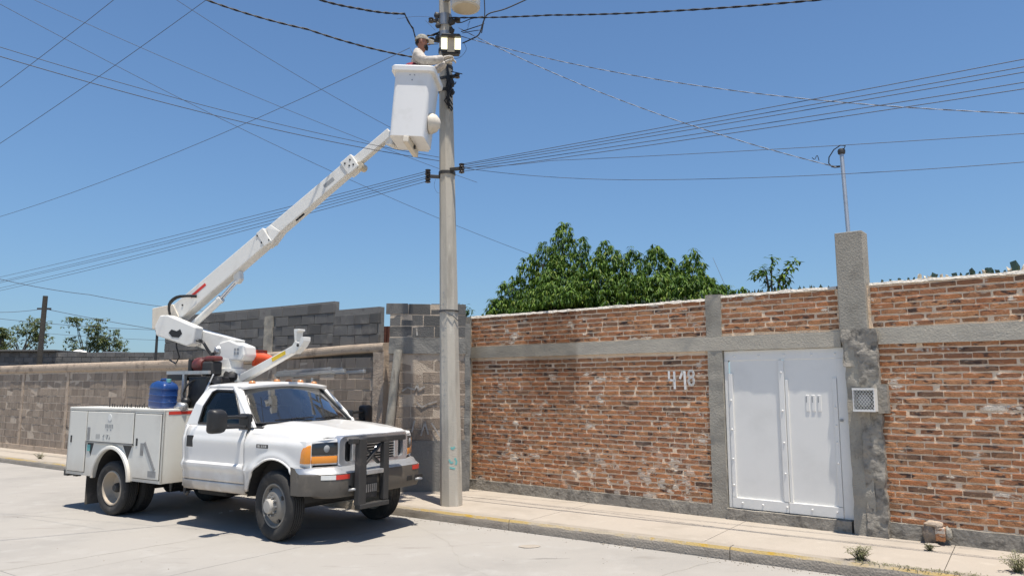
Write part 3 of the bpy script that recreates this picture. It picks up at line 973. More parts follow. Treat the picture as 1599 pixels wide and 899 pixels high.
def sp0(pts, m=5):
    pts = [V(p) for p in pts]
    out = []
    for i in range(len(pts) - 1):
        p0_, p1_, p2_, p3_ = pts[max(i - 1, 0)], pts[i], pts[i + 1], pts[min(i + 2, len(pts) - 1)]
        for k in range(m):
            t = k / m
            out.append(.5 * ((2 * p1_) + (p2_ - p0_) * t + (2 * p0_ - 5 * p1_ + 4 * p2_ - p3_) * t * t + (3 * p1_ - p0_ - 3 * p2_ + p3_) * t ** 3))
    return out + [pts[-1]]
def half_w(z):
    for (a, wa), (b_, wb) in zip(HW[:-1], HW[1:]):
        if z <= b_:
            t = smooth01(a, b_, z)
            return wa + (wb - wa) * t
    return HW[-1][1]
HW = [(.50, .955), (.60, .985), (.78, .995), (.83, 1.03), (.885, 1.034), (.915, 1.006), (1.20, 1.022), (1.30, 1.0), (1.42, .955)]
def side_panel(name, mat, x0, x1, zlo, zhi, sgn, parent, nx=14, nz=14, wf=None, thick=.03):
    rows = []
    for i in range(nx + 1):
        x = x0 + (x1 - x0) * i / nx
        a, b_ = (zlo(x) if callable(zlo) else zlo), (zhi(x) if callable(zhi) else zhi)
        row = []
        for k in range(nz + 1):
            z = a + (b_ - a) * k / nz
            w = (wf or (lambda x, z: half_w(z)))(x, z)
            row.append((x, sgn * w, z))
        rows.append(row)
    b = MB(); b.grid(rows)
    o = b.build(name, mat, parent, 40)
    # make normals face outwards then thicken inwards
    me = o.data
    flip = me.polygons[0].normal.y * sgn < 0
    if flip: me.flip_normals()
    solidify(o, thick, -1)
    return o

AX, AZ, AR = -.02, .50, .515                 # front wheel arch
def arch_low(x, base=.56):
    d = AR * AR - (x - AX) ** 2
    return max(base, AZ + math.sqrt(d)) if d > 0 else base
def fend_w(x, z):
    w = half_w(z)
    nose = max(0, (x - .30) / .36)
    bul = .022 * math.exp(-((math.hypot(x - AX, z - AZ) - AR - .03) / .05) ** 2)
    return w - .085 * nose ** 2 + bul - .03 * smooth01(1.2, 1.34, z)
def fend_top(x):
    return 1.385 - .075 * smooth01(-.4, .62, x) - .02 * max(0, x)
for s in (-1, 1):
    fx = sorted(set([-.615 + (1.215) * i / 34 for i in range(35)]))
    rows = []
    for x in fx:
        lo = arch_low(x, .57 if x < AX else .86)
        hi = fend_top(x)
        rows.append([(x, s * fend_w(x, lo + (hi - lo) * k / 12), lo + (hi - lo) * k / 12) for k in range(13)])
    b = MB(); b.grid(rows)
    o = b.build('fender', white_m, truck, 40)
    if o.data.polygons[0].normal.y * s < 0: o.data.flip_normals()
    solidify(o, .03)
    # rolled lip of the wheel arch
    lip = []
    for i in range(25):
        t = math.pi * (-.04 + 1.02 * i / 24)
        x = AX + (AR + .004) * math.cos(t); z = AZ + (AR + .004) * math.sin(t)
        if z > .58: lip.append((x, s * (fend_w(x, z) + .002), z))
    b = MB(); b.tube(lip, .016, 6); b.build('arch_lip', white_m, o, 60)
    # inner wheel well
    b = MB()
    pr = [(AX + (AR + .03) * math.cos(t), AZ + (AR + .03) * math.sin(t)) for t in [math.pi * i / 20 for i in range(21)]]
    b.grid([[(x, s * .97, z) for x, z in pr], [(x, s * .42, z) for x, z in pr]])
    b.build('wheel_well', under_m, truck)
    # badge
    if s < 0:
        MB().box(-.36, -.13, -1.026, -1.005, 1.145, 1.195).build('badge', dark_m, o, bevel=.006)
        bb = MB()
        for i, (xx, ww) in enumerate(((-.33, .03), (-.29, .012), (-.255, .022), (-.215, .022), (-.18, .022))):
            bb.box(xx, xx + ww, -1.0285, -1.0262, 1.155, 1.187)
        bb.build('badge_lettering', chrome_m, o)

# doors and cab corners
DX0, DX1 = -1.90, -.63
for s in (-1, 1):
    d = side_panel('door', white_m, DX0, DX1, .66, 1.40, s, truck, 10, 26)
    dx = -1.86
    MB().box(dx, dx + .15, s * 1.012 - .012, s * 1.012 + .012, 1.10, 1.26).build('door_handle', black_m, d, bevel=.02)
    side_panel('rocker_panel', white_m, -1.95, -.62, .52, .652, s, truck, 4, 6)
    side_panel('cab_corner', white_m, -2.0, -1.908, .655, 1.40, s, truck, 3, 18, lambda x, z: half_w(z) - .03 * smooth01(-1.93, -2.0, x))
    # window frame of door and side of the greenhouse
    w0 = lambda z: .952 - .20 * smooth01(1.40, 2.02, z) * ((z - 1.40) / .6)
    def gp(x, z): return (x, s * w0(z), z)
    outer = [gp(-1.98, 1.40), gp(-.52, 1.40), gp(-.56, 1.46), gp(-1.00, 1.90), gp(-1.10, 1.955), gp(-1.62, 1.965), gp(-1.76, 1.93), gp(-1.86, 1.70)]
    inner = [gp(-1.66, 1.43), gp(-.80, 1.43), gp(-.80, 1.49), gp(-1.05, 1.82), gp(-1.13, 1.87), gp(-1.46, 1.88), gp(-1.54, 1.85), gp(-1.62, 1.66)]
    inner = [gp(x, z) for x, z in ((-1.70, 1.425), (-.79, 1.425), (-.79, 1.49), (-1.06, 1.83), (-1.14, 1.878), (-1.52, 1.885), (-1.59, 1.86), (-1.65, 1.66))]
    b = MB(); b.add(outer + inner, [(i, (i + 1) % 8, 8 + (i + 1) % 8, 8 + i) for i in range(8)])
    o = b.build('cab_side_frame', white_m, truck)
    if o.data.polygons[0].normal.y * s < 0: o.data.flip_normals()
    solidify(o, .05)
    seal = [V(p) * 1 for p in inner] + [V(inner[0])]
    b = MB(); b.tube([V((p.x, p.y * 1.0 - s * .004, p.z)) for p in seal], .017, 6); b.build('window_seal', black_m, truck, 60)
    b = MB(); b.add([V((p[0], p[1] - s * .022, p[2])) for p in inner], [tuple(range(8))])
    b.build('side_window', side_glass_m, truck)
# roof
def roof_z(x, y):
    return 1.965 + .055 * (1 - (y / .80) ** 2) - .03 * ((x + 1.4) / .4) ** 2 * .5
rows = []
for i in range(9):
    x = -1.72 + (.72) * i / 8
    rows.append([(x + .05 * (1 - (y / .8) ** 2) * (1 if i == 8 else 0), y, roof_z(x, y)) for y in [-.80 + 1.60 * k / 14 for k in range(15)]])
b = MB(); b.grid(rows); o = b.build('roof', white_m, truck, 60)
if o.data.polygons[0].normal.z < 0: o.data.flip_normals()
solidify(o, .06)
for k, y in enumerate((-.56, -.12, .10, .33, .60)):
    b = MB()
    b.lathe([(.05, 0), (.048, .02), (.036, .038), (.001, .044)], 12, (-1.08, y, roof_z(-1.08, y) - .003), (0, 0, 1))
    o2 = b.build('marker_lamp', amber_dark_m, truck, 50)
# back of the cab with rear window
bo = [(-1.99, -.95, 1.40), (-1.99, .95, 1.40), (-1.74, .80, 1.94), (-1.74, -.80, 1.94)]
bi = [(-1.95, -.62, 1.47), (-1.95, .62, 1.47), (-1.80, .56, 1.84), (-1.80, -.56, 1.84)]
b = MB(); b.add(bo + bi, [(i, (i + 1) % 4, 4 + (i + 1) % 4, 4 + i) for i in range(4)]); o = b.build('cab_back_frame', white_m, truck); solidify(o, .03)
b = MB(); b.add(bi, [(0, 1, 2, 3)]); b.build('rear_window', side_glass_m, truck)
MB().box(-1.99, -1.95, -.96, .96, .55, 1.40).build('cab_back_panel', white_m, truck)
# windscreen with pillars
def ws(t, y):          # t 0 cowl .. 1 roof
    x0 = -.40 - .17 * (abs(y) / .9) ** 2
    x1 = -1.00 - .10 * (abs(y) / .78) ** 2
    return V((x0 + (x1 - x0) * t, y * (1 - .16 * t), 1.43 + .50 * t + .03 * t * (1 - (y / .9) ** 2)))
NW = 12
ys = [-.90 + 1.80 * k / NW for k in range(NW + 1)]
b = MB(); b.grid([[ws(t, y) for y in ys] for t in (0, .33, .66, 1)])
b.build('windscreen', glass_m, truck, 60)
for s in (-1, 1):
    b = MB(); b.beam(ws(-.02, s * .915) + V((-.01, s * .005, 0)), ws(1.02, s * .915) + V((-.01, s * .005, 0)), .085, .06, (1, 0, .8)); b.build('pillar', white_m, truck, bevel=.02)
b = MB(); b.tube([ws(0.02, y) + V((.008, 0, .006)) for y in ys] , .014, 6); b.build('windscreen_seal', black_m, truck, 60)
b = MB(); b.tube([ws(.985, y) + V((.008, 0, .004)) for y in ys], .018, 6); b.build('windscreen_seal', black_m, truck, 60)
for s in (-1, 1):
    b = MB(); b.tube([ws(t, s * .875) + V((.008, 0, .006)) for t in (0.02, .35, .7, .985)], .016, 6); b.build('windscreen_seal', black_m, truck, 60)
b = MB(); b.grid([[ws(-.01, y) + V((.0, 0, -.01)) for y in ys], [ws(-.06, y) + V((.10, 0, 0)) for y in ys]]); o = b.build('cowl', black_m, truck, 60); solidify(o, .02)
for y0_, y1_ in ((-.62, .02), (.05, .62)):
    a_, b__ = ws(.06, y0_), ws(.10, y1_)
    b = MB(); b.beam(a_ + V((.02, 0, .02)), b__ + V((.02, 0, .02)), .012, .02); b.tube([ws(-.02, y1_) + V((.04, 0, .01)), ws(.09, (y0_ + y1_) / 2) + V((.03, 0, .03))], .009, 6)
    b.build('wiper', black_m, truck)
b = MB(); b.tube([(-.42, -.86, 1.40), (-.50, -.87, 1.80)], .004, 5); b.build('aerial', black_m, truck)
# cabin
MB().box(-.95, -.62, -.88, .88, 1.02, 1.38).build('dashboard', black_m, truck, bevel=.05)
for y in (-.45, .45):
    o = MB().box(-1.76, -1.16, y - .36, y + .36, .95, 1.10).build('seat', seat_m, truck, bevel=.05)
    b = MB(); b.beam((-1.72, y, 1.08), (-1.84, y, 1.62), .66, .13, (1, 0, 0)); b.build('seat_back', seat_m, o, bevel=.05)
    b = MB(); b.beam((-1.82, y, 1.64), (-1.85, y, 1.80), .26, .09, (1, 0, 0)); b.build('headrest', seat_m, o, bevel=.03)
b = MB(); b.tube([V((-1.06, .45, 1.36)) + Matrix.Rotation(rad(-35), 3, 'Y') @ V((0, .2 * math.cos(t), .2 * math.sin(t))) for t in [2 * math.pi * i / 20 for i in range(21)]], .016, 6, False)
b.beam((-1.06, .27, 1.36), (-1.06, .63, 1.36), .04, .03); b.tube([(-1.06, .45, 1.36), (-.85, .45, 1.22)], .03, 6)
b.build('steering_wheel', black_m, truck, 60)
MB().box(-1.94, -.62, -.93, .93, .60, .66).build('cab_floor', under_m, truck)
MB().box(-.58, .5, -.80, .80, .62, 1.20).build('engine_bay', under_m, truck)

# bonnet
def hood(x, y):
    t = (x + .45) / 1.2
    crown = 1.455 - .03 * t - .085 * t * t
    e = abs(y) / .97
    z = crown - .035 * e ** 2 - .10 * smooth01(.80, 1.0, e) ** 1.2
    z += .018 * math.exp(-((abs(y) - .42) / .16) ** 2)            # two raised pressings
    z -= .11 * smooth01(.86, 1.0, t) ** 2
    return z
def hood_front(y): return .755 - .17 * (abs(y) / .97) ** 2.4
rows = []
for i in range(23):
    t = i / 22
    row = []
    for k in range(31):
        y = -.97 + 1.94 * k / 30
        yb = y * (1 - .055 * smooth01(.55, 1, t))
        x0 = -.36 - .16 * (abs(y) / .97) ** 2
        x = x0 + (hood_front(y) - x0) * t
        row.append((x, yb, hood(x, y)))
    rows.append(row)
b = MB(); b.grid(rows); hd = b.build('bonnet', white_m, truck, 60)
if hd.data.polygons[0].normal.z < 0: hd.data.flip_normals()
solidify(hd, .03)

# grille, lamps
GX = .80
def rrect(y0, y1, z0, z1, r, n=4):
    pts = []
    for cy, cz, a0 in ((y1 - r, z1 - r, 0), (y0 + r, z1 - r, 90), (y0 + r, z0 + r, 180), (y1 - r, z0 + r, 270)):
        for i in range(n + 1):
            a = rad(a0 + 90 * i / n)
            pts.append((cy + r * math.cos(a), cz + r * math.sin(a)))
    return pts
gr = MB()
o_, i_ = rrect(-.67, .67, .915, 1.315, .09), rrect(-.565, .565, .985, 1.25, .05)
gc = lambda y: .06 * (abs(y) / .66) ** 2
rings = [[(GX - .10 - gc(y), y, z) for y, z in o_], [(GX + .02 - gc(y), y, z) for y, z in o_], [(GX + .045 - gc(y), y * .985, .5 * (z - 1.118) * 1.94 + 1.118) for y, z in o_], [(GX + .03 - gc(y), y, z) for y, z in i_], [(GX - .06 - gc(y), y, z) for y, z in i_]]
gr.loft(rings, cap=False)
grl = gr.build('grille', chrome_m, truck, 50)
MB().box(GX - .09, GX - .07, -.60, .60, .96, 1.26).build('grille_back', black_m, grl)
for y0, y1 in ((-.60, -.44), (-.38, .38), (.44, .60)):
    pass
for y in (-.40, .40):
    b = MB(); b.box(GX - .05, GX + .028 - gc(y), y - .045, y + .045, .985, 1.245); b.build('grille_divider', chrome_m, grl, bevel=.012)
for k in range(7):
    z = 1.004 + .036 * k
    MB().box(GX - .020, GX + .004, -.355, .355, z, z + .010).build('grille_slat', galv_m, grl)
b = MB(); b.lathe([(.0001, .014), (.09, .012), (.10, .0)], 20, (0, 0, 0), (1, 0, 0)); ob = b.build('grille_badge', chrome_m, grl, 40); ob.location = (GX + .006, .06, 1.12); ob.scale = (1, 1, .5)
for s in (-1, 1):
    def fx(y): return .76 - .22 * ((abs(y) - .66) / .37) ** 1.3 if abs(y) > .66 else .76
    def lamp(name, mat, yz, d=.03, mat2=None):
        b = MB()
        front = [(fx(y) + .012, s * y, z) for y, z in yz]
        back = [(fx(y) - d - .06, s * (y - .01), z) for y, z in yz]
        b.loft([back, front])
        return b.build(name, mat, truck, 30, bevel=.008)
    lamp('headlamp_surround', white_m, [(.665, .965), (.80, .965), (.90, .965), (1.00, .965), (1.00, 1.26), (.90, 1.275), (.80, 1.28), (.665, 1.285)], .10).location = (-.024, 0, 0)
    lamp('headlight', lens_m, [(.675, 1.085), (.76, 1.085), (.85, 1.085), (.955, 1.085), (.95, 1.235), (.85, 1.24), (.76, 1.243), (.675, 1.245)])
    b = MB(); b.lathe([(.045, 0), (.04, .004), (.001, .008)], 18, (fx(.80) + .010, s * .80, 1.165), (1, s * .28, 0)); b.build('lamp_reflector', decal_m, truck, 50)
    lamp('turn_signal', amber_m, [(.675, .985), (.76, .985), (.85, .985), (.955, .985), (.955, 1.075), (.85, 1.075), (.76, 1.075), (.675, 1.075)])
    lamp('side_marker', amber_m, [(.962, .985), (1.0, .985), (1.025, .985), (1.015, 1.12), (1.0, 1.20), (.962, 1.215)])

# front bumper with its reflector strips and tow hooks
def bump_x(y): return .93 - .04 * (abs(y) / .8) ** 2 - .36 * max(0, (abs(y) - .72) / .36) ** 1.9
ysb = [-1.07 + 2.14 * k / 40 for k in range(41)]
prof = [(-.14, .57), (-.02, .57), (.0, .60), (.008, .70), (.008, .83), (.0, .862), (-.045, .885), (-.085, .93), (-.16, .945)]
b = MB(); b.loft([[(bump_x(y) + dx, y, z + (.03 * (abs(y) > .95) * (z < .6))) for dx, z in prof] for y in ysb])
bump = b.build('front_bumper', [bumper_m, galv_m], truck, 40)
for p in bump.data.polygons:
    if p.normal.z > .25 and p.center.z > .85: p.material_index = 1  # sunlight on the ledge painted in: upward faces take a paler steel
def strip(name, mat, y0, y1, z0, z1):
    n = 6
    pts = [y0 + (y1 - y0) * i / n for i in range(n + 1)]
    b = MB(); b.loft([[(bump_x(y) + .006, y, z0), (bump_x(y) + .0125, y, z0), (bump_x(y) + .0125, y, z1), (bump_x(y) + .006, y, z1)] for y in pts])
    return b.build(name, mat, bump)
strip('reflector_strip', whitetape_m, -.93, -.80, .795, .85)
strip('reflector_strip', red_m, -.799, -.60, .795, .85)
strip('reflector_strip', red_m, .62, .85, .795, .85)
strip('reflector_strip', whitetape_m, .851, .93, .795, .85)
for y0, y1 in ((-.62, -.50), (.50, .62), (.68, .86), (-.86, -.68)):
    b = MB(); b.box(bump_x(y0) - .03, bump_x(y0) + .0115, y0, y1, .645, .715); b.build('bumper_opening', black_m, bump, bevel=.01)
for y in (-.56, .74):
    b = MB(); b.tube([(bump_x(y) + .0, y - .04, .65), (bump_x(y) + .06, y - .03, .66), (bump_x(y) + .07, y + .02, .66), (bump_x(y), y + .04, .66)], .018, 8); b.build('tow_hook', steel_m, bump, 60)
MB().box(.35, .70, -.50, .50, .55, .60).build('front_crossmember', under_m, truck)

# upright grille guard on the bumper, offset to one side
gd = MB()
PX = 1.0
g1 = MB().box(PX - .045, PX + .045, -.56, -.43, .46, 1.285).build('guard_post', dark_m, truck, bevel=.01)
g2 = MB().box(PX - .04, PX + .04, -.10, .0, .48, 1.224).build('guard_post', dark_m, truck, bevel=.01)
MB().box(PX - .05, PX + .03, -.68, -.562, 1.225, 1.29).build('guard_bar', dark_m, truck, bevel=.01)
MB().box(PX - .05, PX + .03, -.428, .34, 1.225, 1.295).build('guard_bar', dark_m, truck, bevel=.01)
MB().box(PX - .03, PX + .05, -.428, -.112, .83, .885).build('guard_bar', galv_m, truck, bevel=.008)
MB().box(PX - .05, PX + .055, -.54, .0, .415, .475).build('guard_foot_plate', dark_m, truck, bevel=.012)
b = MB(); b.beam((PX - .02, -.43, .93), (PX - .02, -.11, 1.20), .03, .05, (1, 0, 0)); b.build('guard_brace', dark_m, truck, bevel=.005)
b = MB(); b.beam((PX - .05, -.43, 1.20), (PX - .05, -.11, .95), .03, .05, (1, 0, 0)); b.build('guard_brace', dark_m, truck, bevel=.005)
MB().box(.91, PX - .03, -.40, -.14, .52, .80).build('winch', dark_m, truck, bevel=.02)
for k in range(6):
    MB().box(PX - .028, PX - .015, -.37 + k * .035, -.35 + k * .035, .60, .70).build('winch_drum_coil', steel_m, truck)

# wheels
def wheel(name, c, sgn, kind, steer=0, k_=1.0):
    """c = centre of the tyre"""
    w = MB(); r = .402; hw = .112
    prof = [(.255, -hw * .72), (.30, -hw * .98), (.345, -hw * 1.03), (.385, -hw * .90), (.399, -hw * .74)]
    for k in range(5):
        z0 = -hw * .66 + k * hw * 1.32 / 5
        z1 = -hw * .66 + (k + 1) * hw * 1.32 / 5
        prof += [(r, z0 + .004), (r, z1 - .006), (r - .010, z1 - .005), (r - .010, z1 + .003)]
    prof += [(.399, hw * .74), (.385, hw * .90), (.345, hw * 1.03), (.30, hw * .98), (.255, hw * .72)]
    w.lathe(prof, 48, (0, 0, 0), (0, 1, 0))
    # open the middle: drop the caps
    w.f = w.f[:-2]; w.mi = w.mi[:-2]
    t = w.build(name, [tyre_m], truck, 35)
    t.location = c
    t.scale = (k_, 1, k_)
    t.rotation_euler = (0, 0, steer)
    d = MB()
    s = sgn
    if kind == 'front':
        d.lathe([(.262, s * -.09), (.262, s * .075), (.25, s * .088), (.235, s * .085), (.225, s * .06), (.21, s * .045), (.185, s * .075), (.15, s * .105), (.12, s * .112), (.001, s * .112)], 40, (0, 0, 0), (0, 1, 0))
        rim = d.build('rim', rim_m, t, 35)
        h = MB(); h.lathe([(.085, s * .112), (.085, s * .165), (.07, s * .185), (.001, s * .188)], 24, (0, 0, 0), (0, 1, 0)); h.build('hub', hub_m, t, 35)
        for i in range(10):
            a = 2 * math.pi * i / 10
            n_ = MB(); n_.lathe([(.014, s * .11), (.014, s * .145), (.001, s * .147)], 6, (.108 * math.cos(a), 0, .108 * math.sin(a)), (0, 1, 0)); n_.build('wheel_nut', steel_m, t, 30)
        for i in range(4):
            a = 2 * math.pi * (i + .35) / 4
            n_ = MB(); n_.lathe([(.026, s * .055), (.026, s * .0815), (.001, s * .0815)], 12, (.188 * math.cos(a), 0, .188 * math.sin(a)), (0, 1, 0)); n_.build('hand_hole', black_m, t, 30)
    else:
        d.lathe([(.262, s * -.09), (.262, s * .085), (.25, s * .098), (.238, s * .095), (.228, s * .04), (.21, s * -.01), (.19, s * -.045), (.12, s * -.052), (.001, s * -.052)], 40, (0, 0, 0), (0, 1, 0))
        rim = d.build('rim', rear_rim_m, t, 35)
        h = MB(); h.lathe([(.075, s * -.052), (.07, s * .02), (.05, s * .05), (.001, s * .052)], 20, (0, 0, 0), (0, 1, 0)); h.build('hub', dark_m, t, 35)
        for i in range(4):
            a = 2 * math.pi * (i + .1) / 4
            n_ = MB(); n_.lathe([(.03, s * -.06), (.03, s * -.0395), (.001, s * -.0395)], 12, (.165 * math.cos(a), 0, .165 * math.sin(a)), (0, 1, 0)); n_.build('hand_hole', black_m, t, 30)
    return t
for s in (-1, 1):
    wheel('wheel', (0, s * .91, .436), s, 'front', rad(-9), 1.085)
    wheel('wheel', (-3.62, s * .955, .402), s, 'rear')
    wheel('wheel', (-3.62, s * .68, .402), s, 'rear')
b = MB(); b.tube([(0, -.85, .40), (0, .85, .40)], .06, 10); b.build('front_axle', under_m, truck, 60)
b = MB(); b.tube([(-3.62, -.75, .40), (-3.62, .75, .40)], .085, 10); b.lathe([(.001, -.17), (.17, -.1), (.17, .1), (.001, .17)], 14, (-3.62, 0, .40), (0, 1, 0)); b.build('rear_axle', under_m, truck, 60)
for s in (-1, 1):
    MB().box(-4.95, .70, s * .42 - .04, s * .42 + .04, .50, .72).build('chassis_rail', under_m, truck)
MB().box(-2.9, -1.2, .45, .85, .42, .66).build('fuel_tank', under_m, truck, bevel=.04)
MB().box(-2.25, -1.55, -.55, .35, .36, .62).build('gearbox', under_m, truck, bevel=.06)
b = MB(); b.tube([(-2.15, -.80, .52), (-2.15, -.80, .42), (-2.10, -.80, .40), (-2.06, -.80, .44)], .022, 8); b.build('chassis_hook', dark_m, truck, 60)
b = MB(); b.tube([(-2.42, -.85, .55), (-2.42, -.85, .42)], [.03, .01], 6); b.build('chassis_hook', dark_m, truck, 60)

# mirrors
for s in (-1, 1):
    b = MB()
    b.loft([rr for rr in [[(-.70 + dx, s * (1.17 + (y + .115) * 1.0), 1.49 + (z)) for y, z in rrect(0.0, .21 * k, -.155 * k, .155 * k, .05 * k)] for dx, k in ((-.07, .98), (-.05, 1.0), (.0, 1.0), (.05, .9), (.075, .62))]])
    mi = b.build('mirror', black_m, truck, 50)
    for z in (1.41, 1.54):
        b = MB(); b.tube([(-.64, s * .95, z - .01), (-.66, s * 1.12, z), (-.69, s * 1.32, z)], .022, 8); b.build('mirror_arm', black_m, mi, 60)
    b = MB(); b.box(-.80, -.57, s * .95 - .035, s * .95 + .035, 1.36, 1.58); b.build('mirror_base', black_m, mi, bevel=.03)
    MB().box(-.776, -.772, s * 1.385 - .085, s * 1.385 + .085, 1.37, 1.61).build('mirror_glass', chrome_m, mi)

# ---------------- service body
BX0, BX1, BW = -4.95, -2.36, 1.06
BARX, BARZ, BARR = -3.64, .52, .47
def blow(x):
    d = BARR * BARR - (x - BARX) ** 2
    return max(.545, BARZ + math.sqrt(d)) if d > 0 else .545
for s in (-1, 1):
    xs = sorted(set([BX0 + (BX1 - BX0) * i / 52 for i in range(53)] + [BARX - BARR, BARX + BARR]))
    rows = [[(x, s * BW, blow(x)), (x, s * BW, (blow(x) + 1.57) / 2), (x, s * BW, 1.57)] for x in xs]
    b = MB(); b.grid(rows)
    sp = b.build('side_pack', body_m, truck)
    if sp.data.polygons[0].normal.y * s < 0: sp.data.flip_normals()
    solidify(sp, .03)
    yy = sorted((s * .56, s * (BW - .031)))
    yf = sorted((s * .56, s * BW))
    b = MB(); b.box(BX1 - .03, BX1, yf[0], yf[1], .545, 1.57); b.build('front_panel', body_m, sp, bevel=.006)
    b = MB(); b.box(BX0, BX0 + .03, yf[0], yf[1], .545, 1.57); b.build('rear_panel', body_m, sp, bevel=.006)
    b = MB(); b.box(BX0, BX1, yf[0] - .006, yf[1] + .006, 1.572, 1.61); b.build('top_rail', body_m, sp, bevel=.01)
    MB().box(BX0 + .03, BX1 - .03, *sorted((s * .56, s * .59)), .85, 1.57).build('inner_panel', body_m, sp)
    # fender flare over the rear wheels
    b = MB()
    rings = []
    for i in range(25):
        t = math.pi * (-.03 + 1.06 * i / 24)
        ring = []
        for rr_, yy_ in ((BARR - .005, BW - .02), (BARR - .005, BW + .03), (BARR + .012, BW + .042), (BARR + .045, BW + .036), (BARR + .062, BW + .005), (BARR + .062, BW - .02)):
            zz = BARZ + rr_ * math.sin(t)
            ring.append((BARX + rr_ * math.cos(t), s * yy_, max(zz, .53)))
        rings.append(ring)
    b.loft(rings); b.build('fender_flare', body_m, sp, 40)
    pr = [(BARX + (BARR + .01) * math.cos(t), BARZ + (BARR + .01) * math.sin(t)) for t in [math.pi * i / 20 for i in range(21)]]
    b = MB(); b.grid([[(x, s * (BW - .03), z) for x, z in pr], [(x, s * .45, z) for x, z in pr]]); b.build('wheel_well', under_m, sp)
    MB().box(-2.75, BX1 - .04, *yy, .56, .60).build('pack_floor', under_m, sp)
    def bdoor(x0, x1, z0, z1):
        b = MB(); b.box(x0, x1, *sorted((s * (BW + .0015), s * (BW + .016))), z0, z1)
        o = b.build('compartment_door', body_m, sp, bevel=.006)
        ed = MB()
        ed.box(x0 - .010, x1 + .010, *sorted((s * (BW - .003), s * (BW + .0012))), z0 - .010, z1 + .010)
        ed.build('door_gasket', dark_m, o)
        return o
    d1 = bdoor(BX0 + .05, -4.40, .60, 1.545)
    d2 = bdoor(-4.375, -3.10, 1.085, 1.545)
    d3 = bdoor(-3.05, -2.40, .60, 1.535)
    for dd, x, z in ((d1, -4.82, 1.10), (d3, -2.98, 1.12)):
        MB().box(x - .022, x + .022, *sorted((s * (BW + .014), s * (BW + .022))), z - .055, z + .055).build('paddle_latch', black_m, dd, bevel=.006)
    o = MB().box(-4.345, -4.275, *sorted((s * (BW + .014), s * (BW + .024))), 1.10, 1.30).build('latch_bar', steel_m, d2, bevel=.006)
    MB().box(-2.88, -2.80, *sorted((s * (BW + .014), s * (BW + .020))), .93, 1.11).build('door_stay', steel_m, d3, bevel=.004)
    b = MB(); b.beam((-2.77, s * (BW + .020), 1.12), (-2.50, s * (BW + .020), .74), .012, .055, (1, 0, .7)); b.build('door_stay', steel_m, d3)
    MB().box(-2.66, -2.46, *sorted((s * (BW + .0145), s * (BW + .018))), .63, .72).build('vent_plate', steel_m, d3)
    for (x0, x1) in ((-4.36, -4.17), (-3.36, -3.12)):
        b = MB(); b.prism([(x0, 1.06), (x1, 1.06), ((x0 + x1) / 2 + .02, .86)], *sorted((s * (BW + .001), s * (BW + .004))))
        b.build('corner_pocket', teal_m if x0 < -4 and False else dark_m, sp)
    MB().box(-4.34, -4.26, *sorted((s * (BW + .004), s * (BW + .012))), .93, 1.03).build('pocket_tape', teal_m, sp)
    b = MB()
    b.box(-4.395, -3.08, *sorted((s * (BW + .002), s * (BW + .022))), 1.058, 1.078); b.build('hinge_rail', steel_m, sp)
    if s < 0:
        # small emblem and stencilled marks on the upper door
        e = MB(); e.lathe([(.001, 0), (.055, 0), (.05, .004), (.001, .004)], 18, (-3.74, -(BW + .0165), 1.46), (0, -1, 0)); e.build('emblem', whitetape_m, d2)
        e = MB()
        for k in range(4):
            e.box(-3.78 + .03 * (k % 2), -3.72 + .03 * (k % 2), -(BW + .019), -(BW + .0165), 1.43 - k * .008, 1.436 - k * .008)
        for k in range(5):
            e.box(-3.85 + k * .045, -3.82 + k * .045, -(BW + .0185), -(BW + .0165), 1.30, 1.36)
            if k % 2: e.box(-3.85 + k * .045, -3.815 + k * .045, -(BW + .0185), -(BW + .0165), 1.26, 1.285)
        for k in range(4):
            e.box(-4.10 + k * .03, -4.085 + k * .03, -(BW + .0185), -(BW + .0165), 1.13, 1.20)
        e.tube([(-3.86, -(BW + .018), 1.13), (-3.90, -(BW + .018), 1.165), (-3.86, -(BW + .018), 1.20)], .006, 4)
        e.tube([(-3.82, -(BW + .018), 1.20), (-3.76, -(BW + .018), 1.20), (-3.79, -(BW + .018), 1.13)], .006, 4)
        e.tube([(-3.73, -(BW + .018), 1.13), (-3.70, -(BW + .018), 1.165), (-3.73, -(BW + .018), 1.20)], .006, 4)
        e.build('stencil_mark', decal_m, d2)
        b = MB(); b.box(BX1 + .0005, BX1 + .004, -.99, -.60, 1.53, 1.575); b.build('reflector_strip', red_m, sp)
    # mud flap
    b = MB(); b.box(-4.36, -4.345, *sorted((s * .62, s * 1.04)), .10, .56); fl = b.build('mud_flap', flap_m, truck)
    b = MB(); b.tube([(-4.335, s * .80, .40), (-4.30, s * .80, .42), (-4.28, s * .80, .38)], .02, 6); b.build('flap_bracket', steel_m, fl, 60)
MB().box(BX0 + .03, BX1 - .03, -.555, .555, .88, .93).build('bed_floor', body_m, truck)
MB().box(BX0 - .12, BX0 - .005, -1.03, 1.03, .50, .60).build('rear_bumper', dark_m, truck, bevel=.01)
MB().box(BX0, BX0 + .02, -.55, .55, .93, 1.5).build('tailgate', body_m, truck)
for y in (-.95, -.80, .80, .95):
    MB().box(BX0 + .1, BX0 + .2, y - .04, y + .04, .50, .545).build('tail_bracket', dark_m, truck)

